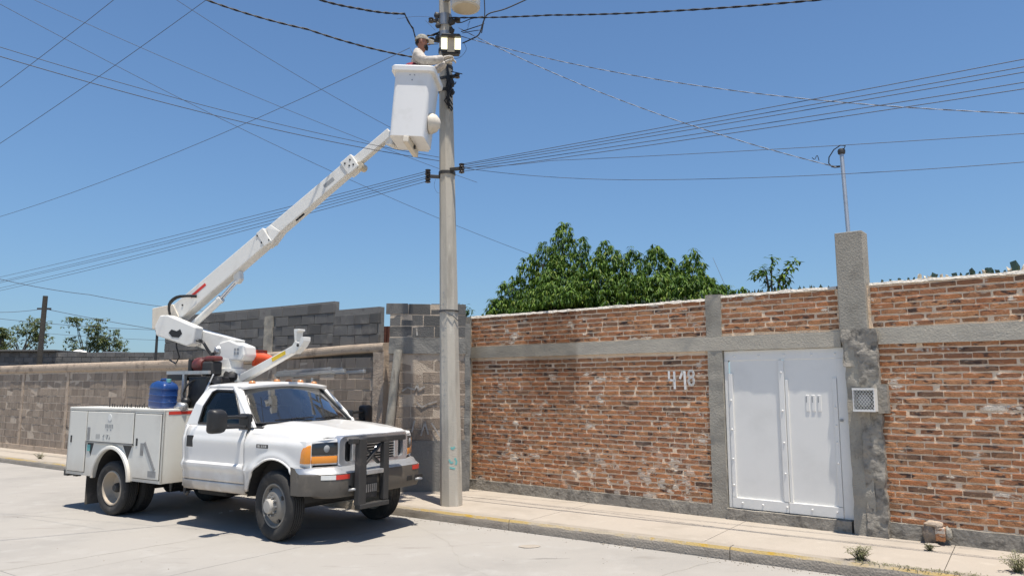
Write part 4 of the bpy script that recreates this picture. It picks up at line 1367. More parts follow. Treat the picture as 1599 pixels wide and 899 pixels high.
# equipment frame and dark tool gear between the packs
fr = MB()
fr.beam((-3.02, -.62, 2.15), (-1.98, -.62, 2.15), .04, .05)
fr.build('equipment_rack', galv_m, truck)
for x in (-2.58,):
    MB().box(x - .025, x + .025, -.645, -.595, 1.61, 2.124).build('rack_post', galv_m, truck)
MB().box(-3.0, -2.62, -.64, -.30, 2.03, 2.118).build('rack_box', black_m, truck, bevel=.01)
b = MB(); b.box(-2.52, -2.05, -.60, -.1, 1.60, 2.09); b.build('hydraulic_tank', black_m, truck, bevel=.03)
for gx, gy, gz, gs in ((-2.56, -.45, 1.72, .11), (-2.62, -.2, 1.80, .13), (-2.12, -.15, 2.08, .10), (-1.98, -.48, 2.0, .08), (-2.46, -.66, 1.70, .07)):
    b = MB(); lump(b, (gx, gy, gz), gs, gx * 9, 1.1, 1, 1.1); b.build('tool_bag', black_m, truck, 40)
for k in range(5):
    b = MB(); y_ = -.62 + k * .05
    b.tube(sp0([(-2.50 + k * .05, y_, 1.62), (-2.55 + k * .08, y_ - .02, 1.85), (-2.40 + k * .07, y_, 2.02), (-2.2, y_ + .1, 2.10)]), .014, 6); b.build('hydraulic_hose', black_m, truck, 60)
b = MB(); b.lathe([(.001, -.2), (.17, -.2), (.17, .2), (.001, .2)], 18, (-2.28, -.40, 1.84), (1, 0, .2)); b.build('hose_reel', under_m, truck, 40)
b = MB(); b.tube([(-2.0, -.66, 1.64), (-2.0, -.66, 1.86), (-2.05, -.5, 2.12)], .014, 6); b.build('grab_rail', galv_m, truck, 60)
b = MB(); lump(b, (-2.42, -.75, 1.64), .10, 14, 1.2, .9, .7); b.build('cable_coil', galv_m, truck, 60)
for i in range(20):
    b = MB(); x = -4.25 + i * .07 + R.uniform(-.02, .02); h = R.uniform(.02, .06) if i else .14
    b.tube([(x, -.80, 1.60), (x + R.uniform(-.02, .02), -.80, 1.62 + h)], .008, 5); b.build('rail_hook', dark_m, truck)

# ---------------- pedestal, boom
TU = TMI @ V((-4.45, 11.76, 0))                     # turret axis in truck frame
ANG_B = rad(-14.73) - ANG_T
BM = Matrix.Translation(TU) @ Matrix.Rotation(ANG_B, 4, 'Z')   # boom plane: x along towards the bucket, y across, z up
b = MB(); b.lathe([(.30, .93), (.30, 1.0), (.22, 1.02), (.22, 2.0), (.27, 2.02), (.27, 2.12), (.001, 2.12)], 28, TU, (0, 0, 1)); b.build('pedestal', boom_m, truck, 40)
b = MB(); b.lathe([(.25, 2.125), (.25, 2.21), (.19, 2.22), (.19, 2.36), (.001, 2.36)], 28, TU, (0, 0, 1)); b.build('turntable', boom_m, truck, 40)
b = MB(BM); b.prism([(-.25, 2.43), (-.20, 2.35), (.30, 2.34), (.35, 2.42), (.33, 2.56), (.06, 2.66), (-.10, 2.62)], -.17, .17); b.build('turret', boom_m, truck, bevel=.02)
for lx, lz in ((.17, 2.49), (.22, 2.49), (.17, 2.43), (.22, 2.43)):
    b = MB(BM); b.prism([(lx, lz), (lx + .035, lz), (lx + .035, lz + .04), (lx, lz + .04)], -.176, -.171); b.build('turret_label', decal_m, truck)
b = MB(BM); b.prism([(-1.08, 2.78), (-1.06, 2.90), (-.90, 2.93), (.16, 2.665), (.10, 2.40), (-.25, 2.46)], -.13, .13); b.build('lower_boom', boom_m, truck, bevel=.012)
# knuckle casting with cut-out, in front of the boom foot
b = MB(BM); b.prism([(-1.19, 2.87), (-1.10, 3.06), (-.95, 3.06), (-.42, 2.86), (-.46, 2.60), (-.56, 2.56), (-1.15, 2.74)], -.34, -.14); b.build('knuckle_casting', boom_m, truck, bevel=.02)
b = MB(BM); b.prism([(-.91, 2.78), (-.86, 2.83), (-.76, 2.80), (-.70, 2.83), (-.66, 2.76), (-.72, 2.70), (-.84, 2.71)], -.345, -.3405); b.build('casting_cutout', black_m, truck)
# upper boom: outer section, inner section, fly section
bx = lambda s_, off=0: V((s_, 0, 3.03 + (s_ + 1.12) * .745 + off))
d_ = V((1, 0, .745)).normalized()
upv = V((-.745, 0, 1)).normalized()
def bpt(s_, n_, y): 
    p = bx(s_); return (p.x + upv.x * n_, y, p.z + upv.z * n_)
def section(name, s0, s1, h, w, h1=None, mats=(boom_m, tan_m), bev=.012):
    b = MB(BM)
    h1 = h1 or h
    r0 = [bpt(s0, -h / 2, -w / 2), bpt(s0, -h / 2, w / 2), bpt(s0, h / 2, w / 2), bpt(s0, h / 2, -w / 2)]
    r1 = [bpt(s1, -h1 / 2, -w / 2), bpt(s1, -h1 / 2, w / 2), bpt(s1, h1 / 2, w / 2), bpt(s1, h1 / 2, -w / 2)]
    b.loft([r0, r1])
    return b.build(name, mats[0], truck, bevel=bev)
ou = section('outer_boom', -1.02, .52, .275, .21, .25)
section('boom_collar', .50, .62, .275, .228)
inn = section('inner_boom', .60, 2.0, .215, .17, .195)
section('boom_collar', 1.92, 2.10, .25, .20)
section('fly_boom', 2.05, 2.66, .15, .12, .14)
b = MB(BM); b.loft([[bpt(.58, -.16, -.1), bpt(.58, -.16, .1), bpt(.66, .1, .1), bpt(.66, .1, -.1)], [bpt(.78, -.10, -.09), bpt(.78, -.10, .09), bpt(.72, .1, .09), bpt(.72, .1, -.09)]]); b.build('wear_pad_housing', boom_m, truck, bevel=.006)
b = MB(BM); b.prism([(-1.42, 2.86), (-1.44, 3.20), (-1.05, 3.26), (-.92, 3.05), (-1.05, 2.90)], -.12, .16); b.build('boom_foot', tan_m, truck, bevel=.01)
# decals
def bdec(name, mat, s0, s1, n0, n1, y):
    b = MB(BM); b.loft([[bpt(s0, n0, y), bpt(s1, n0, y), bpt(s1, n1, y), bpt(s0, n1, y)], [bpt(s0, n0, y - .003), bpt(s1, n0, y - .003), bpt(s1, n1, y - .003), bpt(s0, n1, y - .003)]]); return b.build(name, mat, truck)
bdec('red_decal', red_m, -.70, -.44, .015, .06, -.1055)
bdec('boom_label', decal_m, 1.58, 1.74, -.03, .025, -.0855)
bdec('drain_plate', black_m, 1.02, 1.16, -.135, -.095, -.05)
for s_, n_ in ((-.98, .10), (-.86, .02), (.50, .09), (.50, -.05), (.60, -.10)):
    b = MB(BM); p = V(bpt(s_, n_, 0)); b.lathe([(.016, .108), (.014, .116), (.001, .117)], 8, (p.x, 0, p.z), (0, -1, 0)); 
    b.build('boom_bolt', dark_m, truck)
for s_, n_ in ((1.97, .06), (2.0, -.02), (2.05, .05), (2.05, -.05)):
    b = MB(BM); p = V(bpt(s_, n_, 0)); b.lathe([(.016, .10), (.014, .106), (.001, .107)], 8, (p.x, 0, p.z), (0, -1, 0)); b.build('boom_bolt', dark_m, truck)
b = MB(BM); p = V(bpt(2.10, -.12, 0)); b.lathe([(.06, -.09), (.06, .09), (.001, .09)], 14, (p.x, 0, p.z), (0, 1, 0)); b.build('boom_roller', lens_beige_m, truck, 40)
# lift cylinder
c0, c1, c2 = V((-.72, -.02, 2.92)), V((-.24, -.02, 3.32)), V((.06, -.02, 3.62))
b = MB(BM); b.tube([c0, c1], .058, 14); b.lathe([(.066, -.02), (.066, .03), (.001, .03)], 14, c1, c1 - c0); b.build('lift_cylinder', boom_m, truck, 40)
for dy in (-.03, .03):
    b = MB(BM); b.tube([c1 + V((0, dy, 0)), c2 + V((0, dy, 0))], .018, 8); b.build('cylinder_rod', chrome_m, truck, 50)
b = MB(BM); b.prism([(.02, 3.57), (.08, 3.575), (.13, 3.64), (.11, 3.78), (.0, 3.72)], -.06, .06); b.build('cylinder_bracket', boom_m, truck, bevel=.012)
# hoses
for k in range(7):
    o_ = (k % 4) * .025 + (k // 4) * .012
    b = MB(BM)
    pts = [(-1.02, -.17 - o_, 3.02), (-1.05, -.19 - o_, 3.22 + o_), (-.92, -.19 - o_, 3.34 + o_), (-.74, -.16 - o_ * .5, 3.37 + o_ * .6), (-.60, -.13, 3.36 + o_)]
    if k in (2, 3, 5, 6): pts = [(-.46, -.20 - o_, 2.66), (-.38, -.24, 2.70 - o_), (-.30, -.22 - o_, 2.60), (-.22, -.2, 2.50 - o_), (-.12, -.16, 2.50)]
    sm = []
    for i in range(len(pts) - 1):
        for t in (0, .33, .66):
            p0_, p1_ = V(pts[max(i - 1, 0)]), V(pts[i]); p2_, p3_ = V(pts[i + 1]), V(pts[min(i + 2, len(pts) - 1)])
            sm.append(.5 * ((2 * p1_) + (p2_ - p0_) * t + (2 * p0_ - 5 * p1_ + 4 * p2_ - p3_) * t * t + (3 * p1_ - p0_ - 3 * p2_ + p3_) * t ** 3))
    sm.append(V(pts[-1]))
    b.tube(sm, .013, 6); b.build('hydraulic_hose', black_m, truck, 60)
b = MB(BM); lump(b, (-.13, -.17, 2.50), .06, 3); b.build('hose_fitting', steel_m, truck, 50)
b = MB(BM); b.tube([(-.98, -.1, 2.78), (-.86, -.2, 2.55), (-.80, -.2, 2.40), (-.90, -.15, 2.30), (-1.06, -.1, 2.36)], .012, 6); b.build('hydraulic_hose', black_m, truck, 60)

# boom rest leaning forward over the cab
b = MB(); b.beam((-2.28, 0, 1.96), (-.82, 0, 2.50), .115, .135, (0, 0, 1), .10, .11); br = b.build('boom_rest', boom_m, truck, bevel=.012)
b = MB(); b.beam((-1.28, -.0600, 2.335), (-1.0, -.0555, 2.44), .006, .055); b.build('yellow_decal', yellow_m, br)
b = MB(); b.prism([(-.86, 2.42), (-.80, 2.42), (-.66, 2.52), (-.60, 2.60), (-.60, 2.66), (-.66, 2.66), (-.70, 2.58), (-.78, 2.60), (-.76, 2.74), (-.72, 2.75), (-.72, 2.78), (-.82, 2.78), (-.82, 2.74), (-.80, 2.60), (-.88, 2.50)], -.065, .065); b.build('rest_cradle', boom_m, br, bevel=.006)
b = MB(); b.lathe([(.025, .06), (.022, .075), (.001, .075)], 10, (-.72, 0, 2.54), (0, -1, 0)); b.build('cradle_bolt', dark_m, br)
MB().box(-2.33, -2.20, -.25, .25, 1.85, 2.02).build('rest_bracket', boom_m, truck, bevel=.01)

# ---------------- the bucket
BKC = V((-1.50, 10.93, 0)); BKA = rad(-6)
BK = TMI @ frame(BKC, BKA) @ Matrix.Translation((0, 0, 6.2)) @ Matrix.Rotation(rad(4.5), 4, 'Y') @ Matrix.Rotation(rad(-3), 4, 'X') @ Matrix.Translation((0, 0, -6.2))
ZB, ZT = 5.62, 6.72
def sq(hw_, hd_, z, r=.06, n=3): return [(x, y, z) for x, y in rrect(-hw_, hw_, -hd_, hd_, r, n)]
b = MB(BK)
b.loft([sq(.265, .285, ZB), sq(.285, .305, ZT - .03), sq(.262, .282, ZT - .03), sq(.245, .265, ZB + .04)], cap=False)
n_ = 16
b.f.append(tuple(range(n_ - 1, -1, -1))); b.mi.append(0)
b.f.append(tuple(3 * n_ + i for i in range(n_))); b.mi.append(0)
bk = b.build('bucket', fibre_m, truck, 40)
b = MB(BK); b.loft([sq(.284, .304, ZT - .09, .06), sq(.335, .355, ZT - .085, .07), sq(.34, .36, ZT - .02, .07), sq(.325, .345, ZT, .07), sq(.27, .29, ZT, .06), sq(.262, .282, ZT - .03, .06)], cap=False)
b.build('bucket_rim', fibre_m, bk, 40)
b = MB(BK); b.box(-.04, .045, -.30, .36, ZB - .10, ZB - .005); bb = b.build('bucket_mount', tan_m, bk, bevel=.012)
b = MB(BK); b.lathe([(.03, 0), (.03, .03), (.001, .03)], 10, (.04, .05, ZB - .05), (1, 0, 0)); b.build('mount_pin', dark_m, bk, 40)
b = MB(BK); b.lathe([(.16, -.01), (.16, .02), (.13, .09), (.07, .14), (.001, .16)], 20, (.285, -.03, 5.93), (1, 0, .05)); b.build('step_cover', tan_m, bk, 50)
b = MB(BK); b.beam((-.36, .33, 5.72), (.2, .38, 5.72), .10, .16); b.beam((-.38, .1, 5.70), (-.34, .36, 5.74), .12, .16); b.build('bucket_arm', boom_m, bk, bevel=.012)
for dx, dz in ((-.04, 6.58), (.03, 6.58), (.0, 6.50)):
    b = MB(BK); b.lathe([(.010, .0), (.010, .012), (.001, .012)], 8, (dx, -.297, dz), (0, -1, 0)); b.build('rivet', steel_m, bk)

# ---------------- loose things on the truck
can = empty('jerrycan', TM @ V((-2.80, -.82, 1.61)), ANG_T)
can.rotation_euler = (0, rad(4), ANG_T)
tag(can, 'blue plastic jerrycan standing on the service body of the truck', 'jerrycan')
b = MB(); b.loft([sq(.175, .12, 0, .05), sq(.19, .135, .03, .05), sq(.19, .135, .33, .05), sq(.17, .12, .37, .05), sq(.10, .08, .41, .04)]); cb = b.build('container', blue_m, can, 40, bevel=.008)
b = MB(); b.tube([(-.10, 0, .38), (-.08, 0, .43), (.04, 0, .44), (.06, 0, .40)], .018, 8); b.build('handle', blue_m, can, 60)
b = MB(); b.lathe([(.035, .40), (.035, .45), (.001, .45)], 12, (.10, 0, 0), (0, 0, 1)); b.build('screw_cap', teal_m, can, 40)
for z in (.10, .2, .3):
    b = MB(); b.loft([sq(.193, .138, z, .05), sq(.196, .141, z + .008, .05), sq(.193, .138, z + .016, .05)]); b.build('ridge', blue_m, can, 40)

eng = empty('auxiliary_engine', TM @ (TU + V((-.15, -.42, 2.10))), ANG_T)
tag(eng, 'dusty red small engine on the truck deck beside the turntable', 'engine')
b = MB(); b.lathe([(.001, -.10), (.10, -.10), (.115, -.06), (.115, .07), (.08, .10), (.001, .10)], 16, (0, 0, .17), (1, 0, 0)); b.build('recoil_cover', red_dull_m, eng, 40)
b = MB(); b.box(.12, .36, -.08, .12, .0, .22); b.build('crankcase', dark_m, eng, bevel=.03)
b = MB(); b.box(.14, .40, -.06, .10, .225, .30); b.build('fuel_tank', red_dull_m, eng, bevel=.03)
b = MB(); b.box(-.20, -.12, -.1, .1, .05, .26); b.build('air_filter', black_m, eng, bevel=.02)
MB().box(-.22, .40, -.14, .14, -.03, -.005).build('base_plate', dark_m, eng)

cone = MB()
c0_ = TM @ V((-2.02, .34, 2.33))
cone_o = empty('traffic_cone', c0_, ANG_T)
tag(cone_o, 'orange traffic cone lying behind the turret of the bucket truck', 'traffic cone')
b = MB(); b.lathe([(.12, 0), (.11, .02), (.03, .38), (.001, .385)], 18, (-.02, 0, .06), (1, 0, -.12)); b.build('cone_body', orange_m, cone_o, 50)
b = MB(); b.beam((-.05, 0, .063), (-.02, 0, .06), .26, .26); b.build('cone_base', orange_m, cone_o, bevel=.01)

lad = empty('extension_ladder', TM @ V((-2.2, .95, 2.12)), ANG_T)
tag(lad, 'aluminium extension ladder lying flat on the far side of the truck', 'ladder')
for y, z0, ln in ((-.17, .0, 1.52), (.17, .0, 1.62), (-.13, .045, 1.25), (.13, .045, 1.25)):
    b = MB(); b.beam((0, y, z0), (ln, y, z0 + .055), .025, .045); b.build('rail', alu_m, lad, bevel=.004)
for i in range(5):
    for z0, w in ((.015, .155), (.06, .115)):
        if z0 and i > 4: continue
        x_ = .15 + i * .28
        b = MB(); b.tube([(x_, -w, z0 + .01), (x_, w, z0 + .01)], .014, 6); b.build('rung', alu_m, lad, 60)
for y, ln in ((-.17, 1.50), (.17, 1.60)):
    b = MB(); b.box(ln - .02, ln + .10, y - .03, y + .03, .03, .085); b.build('foot', alu_m, lad, bevel=.01)
for x_ in (-2.35, -1.5):
    b = MB(); b.tube([(x_, .95, .9 if x_ < -2 else 1.9), (x_, .95, 2.08)], .02, 6); b.build('ladder_support', galv_m, truck)

# ------------------------------------------------------------------ utility pole with its fittings
PB = V((-.93, 11.67, .13))
PTOP = V((-1.175, 11.67, 10.4))
pdir = (PTOP - PB)
def pp_(z): return PB.lerp(PTOP, (z - PB.z) / (PTOP.z - PB.z))
def pr_(z): return .168 - .0088 * (z - .13)
pole = empty('utility_pole', PB)
tag(pole, 'tall octagonal concrete utility pole standing on the pavement beside the truck', 'utility pole')
PL = lambda z: pp_(z) - PB
b = MB()
rings = []
for z in (.0, .35, 2, 4, 6, 8, 10.4):
    c = pp_(max(z, .13)) - PB
    rr_ = pr_(max(z, .13)) * 1.04
    rings.append([(c.x + rr_ * math.cos(t), c.y + rr_ * math.sin(t), c.z) for t in [rad(22.5 + 17 + 45 * i) for i in range(8)]])
b.loft(rings); shaft = b.build('shaft', pole_m, pole, bevel=.004, seg=1)
def clamp(z, h=.08, mat=dark_m):
    c = PL(z)
    b = MB(); b.lathe([(pr_(z) * 1.045, -h / 2), (pr_(z) * 1.045 + .010, -h / 2), (pr_(z) * 1.045 + .010, h / 2), (pr_(z) * 1.045, h / 2)], 20, c, (0, 0, 1)); return b.build('clamp_band', mat, pole, 40)
clamp(3.12, .02); clamp(5.36, .05); clamp(7.15, .05); clamp(7.98, .20, steel_m); clamp(7.72, .10, steel_m); clamp(7.45, .06); clamp(6.75, .05); clamp(6.95, .05)
for z_, dx_, dy_, s_ in ((8.05, -.13, -.06, .05), (7.93, .12, -.08, .055), (7.86, -.11, -.09, .045), (7.78, .11, -.06, .05), (7.68, -.12, -.05, .04), (6.86, .10, -.09, .055), (6.72, .11, -.07, .04)):
    b = MB(); lump(b, PL(z_) + V((dx_, dy_, 0)), s_, z_ * 3, 1, .8, 1.2); b.build('clamp_lug', dark_m, pole, 50)
# stencilled column of characters on the street-left face
SEG = {'0': 'abcdef', '1': 'bc', '2': 'abged', '3': 'abgcd', '5': 'afgcd', '7': 'abc', 'C': 'afed', 'F': 'afge', 'E': 'afged', '-': 'g', 'P': 'abgfe', 'A': 'abcefg', '4': 'fgbc'}
fa = rad(22.5 + 17 + 45 * 5 + 22.5 - 45)                # outward angle of that face
fn = V((math.cos(fa), math.sin(fa), 0)); ft = V((-fn.y, fn.x, 0))
for i in range(22):
    if i in (3, 4, 5, 6, 9, 10, 15, 16): continue
    z = 3.42 - i * .085
    c = PL(z) + fn * (pr_(z) * 1.04 * math.cos(rad(22.5)) + .0015)
    st = MB()
    for k in range(R.randint(2, 3)):
        a_ = R.uniform(-.02, .02); e_ = R.uniform(-.022, .022)
        p_ = c + ft * a_ + V((0, 0, e_))
        q_ = p_ + ft * R.uniform(-.025, .025) + V((0, 0, R.uniform(-.02, .02)))
        if (q_ - p_).length > .008: st.beam(p_, q_, .003, .009, ft)
    if st.v: st.build('stencil_mark', decal_m, pole)
fa2 = fa + rad(45); fn2 = V((math.cos(fa2), math.sin(fa2), 0)); ft2 = V((-fn2.y, fn2.x, 0))
for pts in (((-.03, 1.02), (.0, .99), (.03, 1.03)), ((-.06, .84), (-.03, .78), (.0, .80)), ((.03, .86), (.06, .80), (.04, .76)), ((-.05, .72), (.03, .70))):
    qs = [PL(z) + fn2 * (pr_(z) * 1.04 * math.cos(rad(22.5)) + .002) + ft2 * a_ for a_, z in pts]
    tl_ = MB()
    for p_, q_ in zip(qs[:-1], qs[1:]): tl_.beam(p_, q_, .003, .026, ft2 + V((0, 0, .3)))
    tl_.build('paint_mark', teal_m, pole)
b = MB(); z = 2.98; b.tube([PL(z + .12) + V((-.14, -.09, 0)), PL(z + .12) + V((-.05, -.17, -.0)), PL(z + .05) + V((.08, -.155, 0)), PL(z - .02) + V((.155, -.05, 0))], .006, 6); b.build('tie_wire', wire_g_m, pole, 60)
# spool insulators on both street sides
SD = V((math.cos(ANG_K), math.sin(ANG_K), 0))
def spool(name, label, base, d, n, grp, pitch=.075):
    if n == 1: d = d * .7
    o = empty(name, base)
    tag(o, label, 'insulator')
    u = V((-d.y, d.x, 0))
    a0 = V((0, 0, 0))
    b = MB(); b.beam(a0, d * .20, .05, .05); b.build('bracket', dark_m, o, bevel=.005)
    b = MB(); b.tube([d * .20 + V((0, 0, -n * pitch / 2)), d * .20 + V((0, 0, n * pitch / 2))], .012, 6); b.build('pin', dark_m, o, 60)
    for k in range(n):
        z = (k - (n - 1) / 2) * pitch
        b = MB(); b.lathe([(.02, -.033), (.045, -.03), (.045, -.015), (.03, 0), (.045, .015), (.045, .03), (.02, .033)], 12, d * .20 + V((0, 0, z)), (0, 0, 1)); b.build('spool', insul_m, o, 50)
    return o
pz = 5.36
spool('spool_insulator', 'dark spool insulator rack on the left side of the pole below the bucket', pp_(5.30) + V((-.11, -.02, 0)), (V((-1, -.25, 0))).normalized(), 3, None)
spool('spool_insulator', 'dark spool insulator rack on the right side of the pole below the bucket', pp_(5.40) + V((.06, -.10, 0)), (V((1, -.35, 0))).normalized(), 2, None, .085)
spool('spool_insulator', 'dark insulator on the left of the upper pole clamp', pp_(7.96) + V((-.09, -.04, 0)), V((-1, -.2, 0)).normalized(), 1, None)
spool('spool_insulator', 'dark insulator on the right of the upper pole clamp', pp_(7.96) + V((.08, -.04, 0)), V((1, -.2, 0)).normalized(), 1, None)
spool('spool_insulator', 'dark insulator on the right of the pole beside the bucket rim', pp_(6.98) + V((.06, -.06, 0)), V((1, -.3, 0)).normalized(), 1, None)
spool('spool_insulator', 'dark insulator behind the glowing lamp on the pole', pp_(7.62) + V((-.09, -.02, 0)), V((-1, -.3, 0)).normalized(), 1, None)
b = MB()
for k in range(14):
    a = R.uniform(0, 6.28); z = R.uniform(6.62, 7.05)
    pts = [pp_(z) - PB + V((.02, -.12, .25)), pp_(z) - PB + V((.06 + R.uniform(-.05, .05), -.17, .05)), pp_(z) - PB + V((.03 + R.uniform(-.05, .05), -.16, -.1)), pp_(z) - PB + V((.08 + R.uniform(-.03, .05), -.12, -.26))]
    b.tube(pts, .011, 5)
b.build('cable_bundle', wire_m, pole, 60)

# lamp head with two lit panels
lc = at(704, 70, 11.36)
lamp_o = empty('street_lamp', lc, rad(4))
tag(lamp_o, 'street lamp with two glowing pale yellow panels fixed to the pole', 'street lamp')
TL = Matrix.Rotation(rad(10), 4, 'X')
b = MB(TL); b.box(-.155, .155, -.02, .10, -.135, .13); b.build('housing', black_m, lamp_o, bevel=.02)
b = MB(TL); b.box(-.055, .06, -.034, -.021, -.125, .10); b.build('reflector', lens_beige_m, lamp_o)
b = MB(TL); b.box(-.155, -.056, -.036, -.021, -.085, .10); b.build('light_panel', lit_m, lamp_o, bevel=.006)
b = MB(TL); b.box(.061, .160, -.036, -.021, -.085, .10); b.build('light_panel', lit_m, lamp_o, bevel=.006)
b = MB(TL); b.loft([[(-.165, .10, .10), (.165, .10, .10), (.165, .10, .135), (-.165, .10, .135)], [(-.17, -.11, .105), (.17, -.11, .105), (.14, -.11, .15), (-.14, -.11, .15)]]); b.build('visor', black_m, lamp_o, bevel=.012)
b = MB(TL); b.box(-.14, .14, -.04, .10, -.162, -.137); b.build('bottom_lip', dark_m, lamp_o, bevel=.008)
b = MB(TL); b.box(-.03, .03, .10, .24, -.03, .03); b.build('arm', steel_m, lamp_o)

# transformer can above
tc = at(727, 15, 11.35)
tr = empty('transformer', (tc.x, tc.y, 8.03))
tag(tr, 'pale cylindrical transformer hanging on the pole at the top edge', 'transformer')
b = MB(); b.lathe([(.19, .0), (.232, .012), (.237, .03), (.237, .78), (.22, .82), (.001, .86)], 32, (0, 0, 0), (0, 0, 1)); tcan = b.build('tank', can_m, tr, 40)
b = MB(); b.lathe([(.001, -.004), (.19, -.003), (.19, 0)], 32, (0, 0, 0), (0, 0, 1)); b.build('tank_base', lens_beige_m, tr, 40)
MB().box(-.17, -.08, -.24, -.225, .05, .16).build('name_plate', black_m, tr)
MB().box(.10, .18, -.215, -.16, .04, .18).build('warning_label', whitetape_m, tr)
b = MB(); b.beam((-.2, .05, .3), (-.36, .25, .3), .08, .1); b.build('hanger', steel_m, tr)

# ------------------------------------------------------------------ the lineman in the bucket
per = empty('person', V((-1.46, 10.93, ZB - .01)), 0)
tag(per, 'person in cap, pale shirt and maroon vest working from the bucket at the pole', 'person')
def skin_body(name, verts, edges, radii, mats, pick, parent, root=0, sub=2):
    me = bpy.data.meshes.new(name)
    me.from_pydata(verts, edges, [])
    o = bpy.data.objects.new(name, me)
    C.objects.link(o)
    o.modifiers.new('skin', 'SKIN').use_smooth_shade = True
    for i, r_ in enumerate(radii):
        sv = me.skin_vertices[0].data[i]
        sv.radius = r_ if isinstance(r_, tuple) else (r_, r_)
        sv.use_root = (i == root)
    su = o.modifiers.new('sub', 'SUBSURF'); su.levels = sub; su.render_levels = sub
    dg = bpy.context.evaluated_depsgraph_get()
    me2 = bpy.data.meshes.new_from_object(o.evaluated_get(dg))
    bpy.data.objects.remove(o)
    me2.name = name
    me2.materials.clear()
    for m in mats: me2.materials.append(m)
    for p in me2.polygons:
        p.material_index = pick(p.center)
        p.use_smooth = True
    o = bpy.data.objects.new(name, me2)
    C.objects.link(o)
    o.parent = parent
    return o
# facing +X, body leaning a little towards the pole; floor at z = 0
J = [(-.05, .0, .92), (-.04, .0, 1.05), (-.02, .0, 1.22), (.0, .0, 1.36), (.02, .0, 1.43), (.045, .0, 1.50),       # 0 pelvis 1 waist 2 chest 3 upper chest 4 neck 5 head base
     (.0, -.17, 1.38), (.13, -.27, 1.20), (.36, -.22, 1.26), (.42, -.19, 1.30),                                    # near arm 6-9
     (.0, .17, 1.38), (.14, .26, 1.22), (.37, .10, 1.30), (.43, .05, 1.34),                                         # far arm 10-13
     (-.05, -.10, .86), (-.03, -.11, .47), (-.06, -.11, .08), (.08, -.12, .045),                                     # near leg 14-17
     (-.05, .10, .86), (-.02, .11, .47), (-.05, .11, .08), (.09, .12, .045),                                         # far leg 18-21
     (.06, 0, 1.56), (.07, 0, 1.66), (.06, 0, 1.72)]                                                                # head 22-24
Ed = [(0, 1), (1, 2), (2, 3), (3, 4), (4, 5), (3, 6), (6, 7), (7, 8), (8, 9), (3, 10), (10, 11), (11, 12), (12, 13), (0, 14), (14, 15), (15, 16), (16, 17), (0, 18), (18, 19), (19, 20), (20, 21), (5, 22), (22, 23), (23, 24)]
Rr = [(.14, .12), (.145, .115), (.165, .125), (.15, .11), (.058, .058), (.062, .06), .095, .085, .066, .05, .095, .085, .066, .05, .10, .068, .05, .04, .10, .068, .05, .04, (.085, .08), (.098, .088), (.07, .065)]
def pick(c):
    if c.z > 1.455 and abs(c.y) < .13 and c.x > -.08: return 1
    if c.x > .405 : return 3
    if c.z < .94: return 2
    return 0
body = skin_body('body', J, Ed, Rr, [cloth_m, skin_m, trouser_m, glove_m], pick, per)
def hand(base, dirv, side, parent):
    d = V(dirv).normalized(); up = V((0, 0, 1)); s_ = d.cross(up).normalized(); u_ = s_.cross(d).normalized()
    b = MB(); p = V(base)
    b.loft([[p + d * t + s_ * (w * i) + u_ * (h * j) for i, j in ((-1, -.6), (-.6, -1), (.6, -1), (1, -.6), (1, .6), (.6, 1), (-.6, 1), (-1, .6))] for t, w, h in ((-.02, .026, .022), (.02, .036, .019), (.07, .042, .016), (.085, .036, .012))])
    for k, ln in enumerate((.062, .072, .068, .052)):
        o_ = (k - 1.5) * .021
        q = p + d * .08 + s_ * o_
        b.tube([q, q + d * ln * .45 - u_ * .008, q + d * ln * .7 - u_ * .028, q + d * ln * .72 - u_ * .052], [.0098, .0092, .0085, .007], 7)
    q = p + d * .02 + s_ * (side * .034)
    b.tube([q, q + d * .03 + s_ * (side * .022) - u_ * .01, q + d * .062 + s_ * (side * .018) - u_ * .03], [.012, .0105, .008], 7)
    return b.build('glove', glove_m, parent, 60)
hand((.435, -.185, 1.305), (.8, .35, .35), 1, per)
hand((.445, .045, 1.345), (.9, .05, .3), -1, per)
# head details: cap with brim, nose, dark beard, ears, eyes
b = MB()
rings = []
for t in range(6):
    a = t / 5 * math.pi / 2
    rr_ = math.cos(a) if t < 5 else .02
    rings.append([(.055 + .112 * rr_ * math.cos(q) , .098 * rr_ * math.sin(q), 1.665 + .105 * math.sin(a)) for q in [2 * math.pi * i / 16 for i in range(16)]])
b.loft(rings); capo = b.build('cap', cap_cloth_m, per, 60)
b = MB(); rings = []
for t in range(5):
    x_ = .135 + .105 * t / 4
    w_ = .088 * (1 - .35 * (t / 4) ** 2)
    rings.append([(x_, -w_, 1.668 - .018 * t / 4), (x_, 0, 1.682 - .012 * t / 4), (x_, w_, 1.668 - .018 * t / 4), (x_, w_, 1.662 - .018 * t / 4), (x_, 0, 1.674 - .012 * t / 4), (x_, -w_, 1.662 - .018 * t / 4)])
b.loft(rings); b.build('brim', whitetape_m, capo, 60)
b = MB(); b.loft([[(.155, -.012, 1.645), (.155, .012, 1.645), (.15, 0, 1.65)], [(.182, -.016, 1.60), (.182, .016, 1.60), (.175, 0, 1.612)], [(.155, -.012, 1.592), (.155, .012, 1.592), (.15, 0, 1.60)]]); b.build('nose', skin_m, per, 60)
for s in (-1, 1):
    b = MB(); lump(b, (.055, s * .092, 1.625), .03, 3, .7, .35, 1.1); b.build('ear', skin_m, per, 60)
    b = MB(); lump(b, (.142, s * .036, 1.648), .014, 2, .6, 1.2, .7); b.build('eye', black_m, per, 60)
b = MB(); lump(b, (.115, 0, 1.555), .058, 6, .72, 1.05, .75); b.build('beard', mask_m, per, 60)
